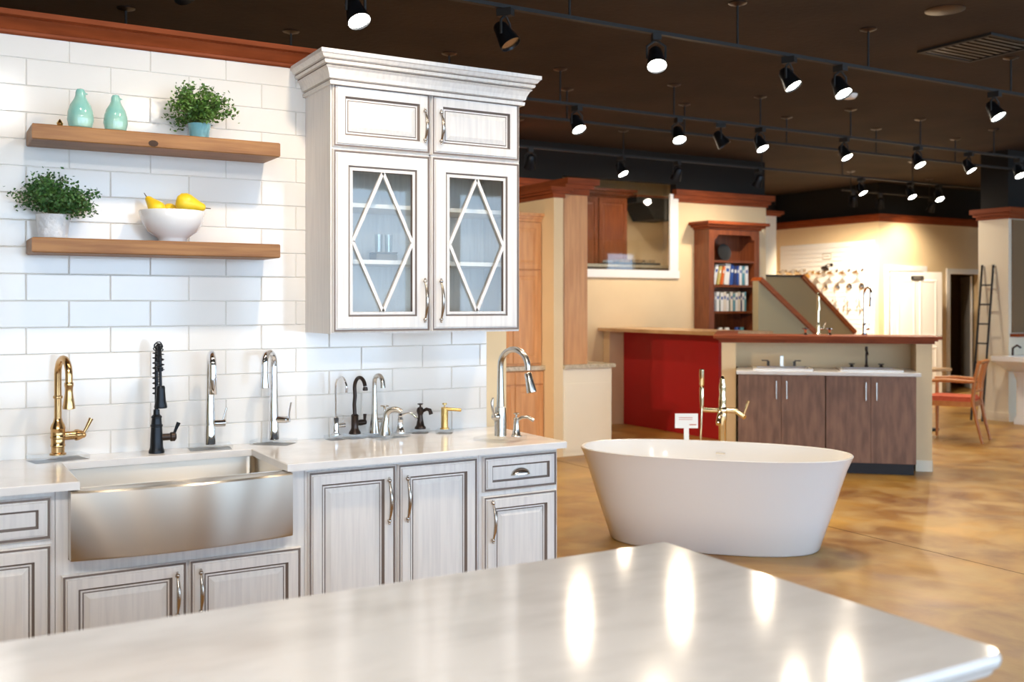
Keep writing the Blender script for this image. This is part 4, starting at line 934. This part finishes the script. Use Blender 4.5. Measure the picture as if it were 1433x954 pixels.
for x, r, ds in ((2.0, .2, 'right above the lattice wall cabinet'), (4.0, -.5, 'over the far end of the bathtub'), (5.15, .4, 'beside the pair over the bathtub'), (5.65, 0, 'next to the smoke detector'), (7.41, .1, 'near the ceiling air grille')): head(x, 5.03, r, True, 'added out-of-view spotlight on the partition track, '+ds, G1)
for x, ds in ((.2, 'aimed at the pantry hutch'), (1.1, 'aimed at the red bar panel')): head(x, 5.03, 2.42, True, 'added out-of-view spotlight on the partition track, '+ds, G1, SHOP_W*5.5, 75, WARM, math.radians(-32))  # two heads added out of view to brighten pantry, bar and vanity fronts
head(2.91, 5.03, .6, False, 'unlit black spotlight on the track behind the kitchen partition', 'unlit spotlights')
for x, r, ds in ((4.87, .1, 'in front of the pantry hutch'), (5.98, -.3, 'in front of the interior window'), (6.99, .1, 'over the walnut vanity by the bar'), (8.15, .2, 'over the free end of the half wall'), (9.28, 0, 'between half wall and armchair'), (10.14, .3, 'over the armchair'), (11.05, -.2, 'near the right pillar')): head(x, 7.2, r, True, 'lit black spotlight on the vanity track, '+ds, G2)
head(6.49, 7.2, .9, False, 'unlit black spotlight on the track above the vanity area', 'unlit spotlights')
for x, r, ds in ((5.75, PI-.3, 'over the granite counter corner'), (6.97, .3, 'before the interior window'), (7.79, PI, 'over the bar top'), (9.09, PI, 'right above the bookcase'), (10.96, .2, 'over the sloped rails'), (11.96, 0, 'before the slatwall display'), (12.56, -.2, 'before the white panelled door')): head(x, 9.4, r, True, 'lit black spotlight on the bookcase-wall track, '+ds, G3, SHOP_W*.8)
for x, r, wt_, ds in ((12.15, 2.5, 8, 'aimed at the slatwall faucet display'), (12.75, 2.5, 1.5, 'beside the one aimed at the slatwall'), (13.95, PI-.3, 1.1, 'above the white panelled door')): head(x, 10.57, r, True, 'lit black spotlight on the short far track '+ds, 'spotlights near the far corner', SHOP_W*wt_, 120)
for x, r, wt_, sz, ds in ((.45, PI+.05, KITCHEN_W*.22, 150, 'above the brass faucet'), (1.45, PI+.3, KITCHEN_W, 125, 'in front of the wall cabinet'), (2.85, PI+.3, KITCHEN_W, 92, 'past the worktop end')): head(x, 3.15, r, True, 'lit black spotlight aimed at the tiled kitchen wall '+ds, GK, wt_, sz, (1, .80, .58), math.radians(7))
for x, wt_, ds in ((-.7, 1.3, 'over the far half of the foreground island'), (.5, 1.0, 'over the middle of the foreground island'), (1.5, .3, 'over the end of the foreground island')): head(x, .5, PI, True, 'added out-of-view spotlight '+ds, 'added spotlights over the island', SHOP_W*wt_, 140, (1, .93, .85))  # unseen lamps added to brighten the island top
for a in spots: add_spot(*a)
track(-1.6, 2.6, .5, 'added out-of-view ceiling track above the foreground island', [-1.2, 0, 1.2, 2.3])  # rail added to carry the unseen island lamps
o = thing('alcove_fill_light', 'downlight added in the alcove ceiling to brighten the view behind the glass', 'ceiling light', (8.9, 11.2, CEIL))  # lamp added because the alcove came out too dark
MB().lathe([(.08, -.001), (.10, -.003), (.10, -.0005)], seg=20).build('ring', 'white', o); MB().lathe([(.001, -.004), (.08, -.004)], seg=20).build('lens', 'lamp_lens', o)
l = bpy.data.lights.new('lamp_light', 'SPOT'); l.energy = 90; l.color = WARM; l.spot_size = 2.7; l.spot_blend = .8; l.shadow_soft_size = .06
q = bpy.data.objects.new('lamp_light', l); C.objects.link(q); q.parent = o; q.location = (0, 0, -.03)
track(11.9, 14.3, 10.57, 'short black ceiling track near the far display corner', [12.1, 13.9])
# odds and ends on the ceiling
o = thing('air_vent', 'square black return-air grille in the dark ceiling', 'vent', (7.1, 4.95, CEIL))
MB().box(-.32, .32, -.32, -.28, -.02, -.001).box(-.32, .32, .28, .32, -.02, -.001).box(-.32, -.28, -.28, .28, -.02, -.001).box(.28, .32, -.28, .28, -.02, -.001).build('frame', 'dark', o, 0)
for k in range(9): y = -.25+.0625*k; MB().box(-.28, .28, y, y+.035, -.014, -.004).build('slat', 'bronze', o, 0)
o = thing('speaker_grille', 'round dark ceiling speaker grille', 'speaker', (6.0, 4.44, CEIL)); MB().lathe([(.001, -.012), (.10, -.012), (.13, -.004), (.13, -.0005)], seg=24).build('grille', 'bronze', o)
o = thing('smoke_detector', 'pale round smoke detector on the dark ceiling', 'detector', (7.64, 6.69, CEIL)); MB().lathe([(.001, -.045), (.05, -.042), (.07, -.02), (.075, -.0005)], seg=24).build('housing', 'white', o)
for o in list(bpy.data.objects):
    for k in ('_loc', '_rot'):
        if k in o: del o[k]
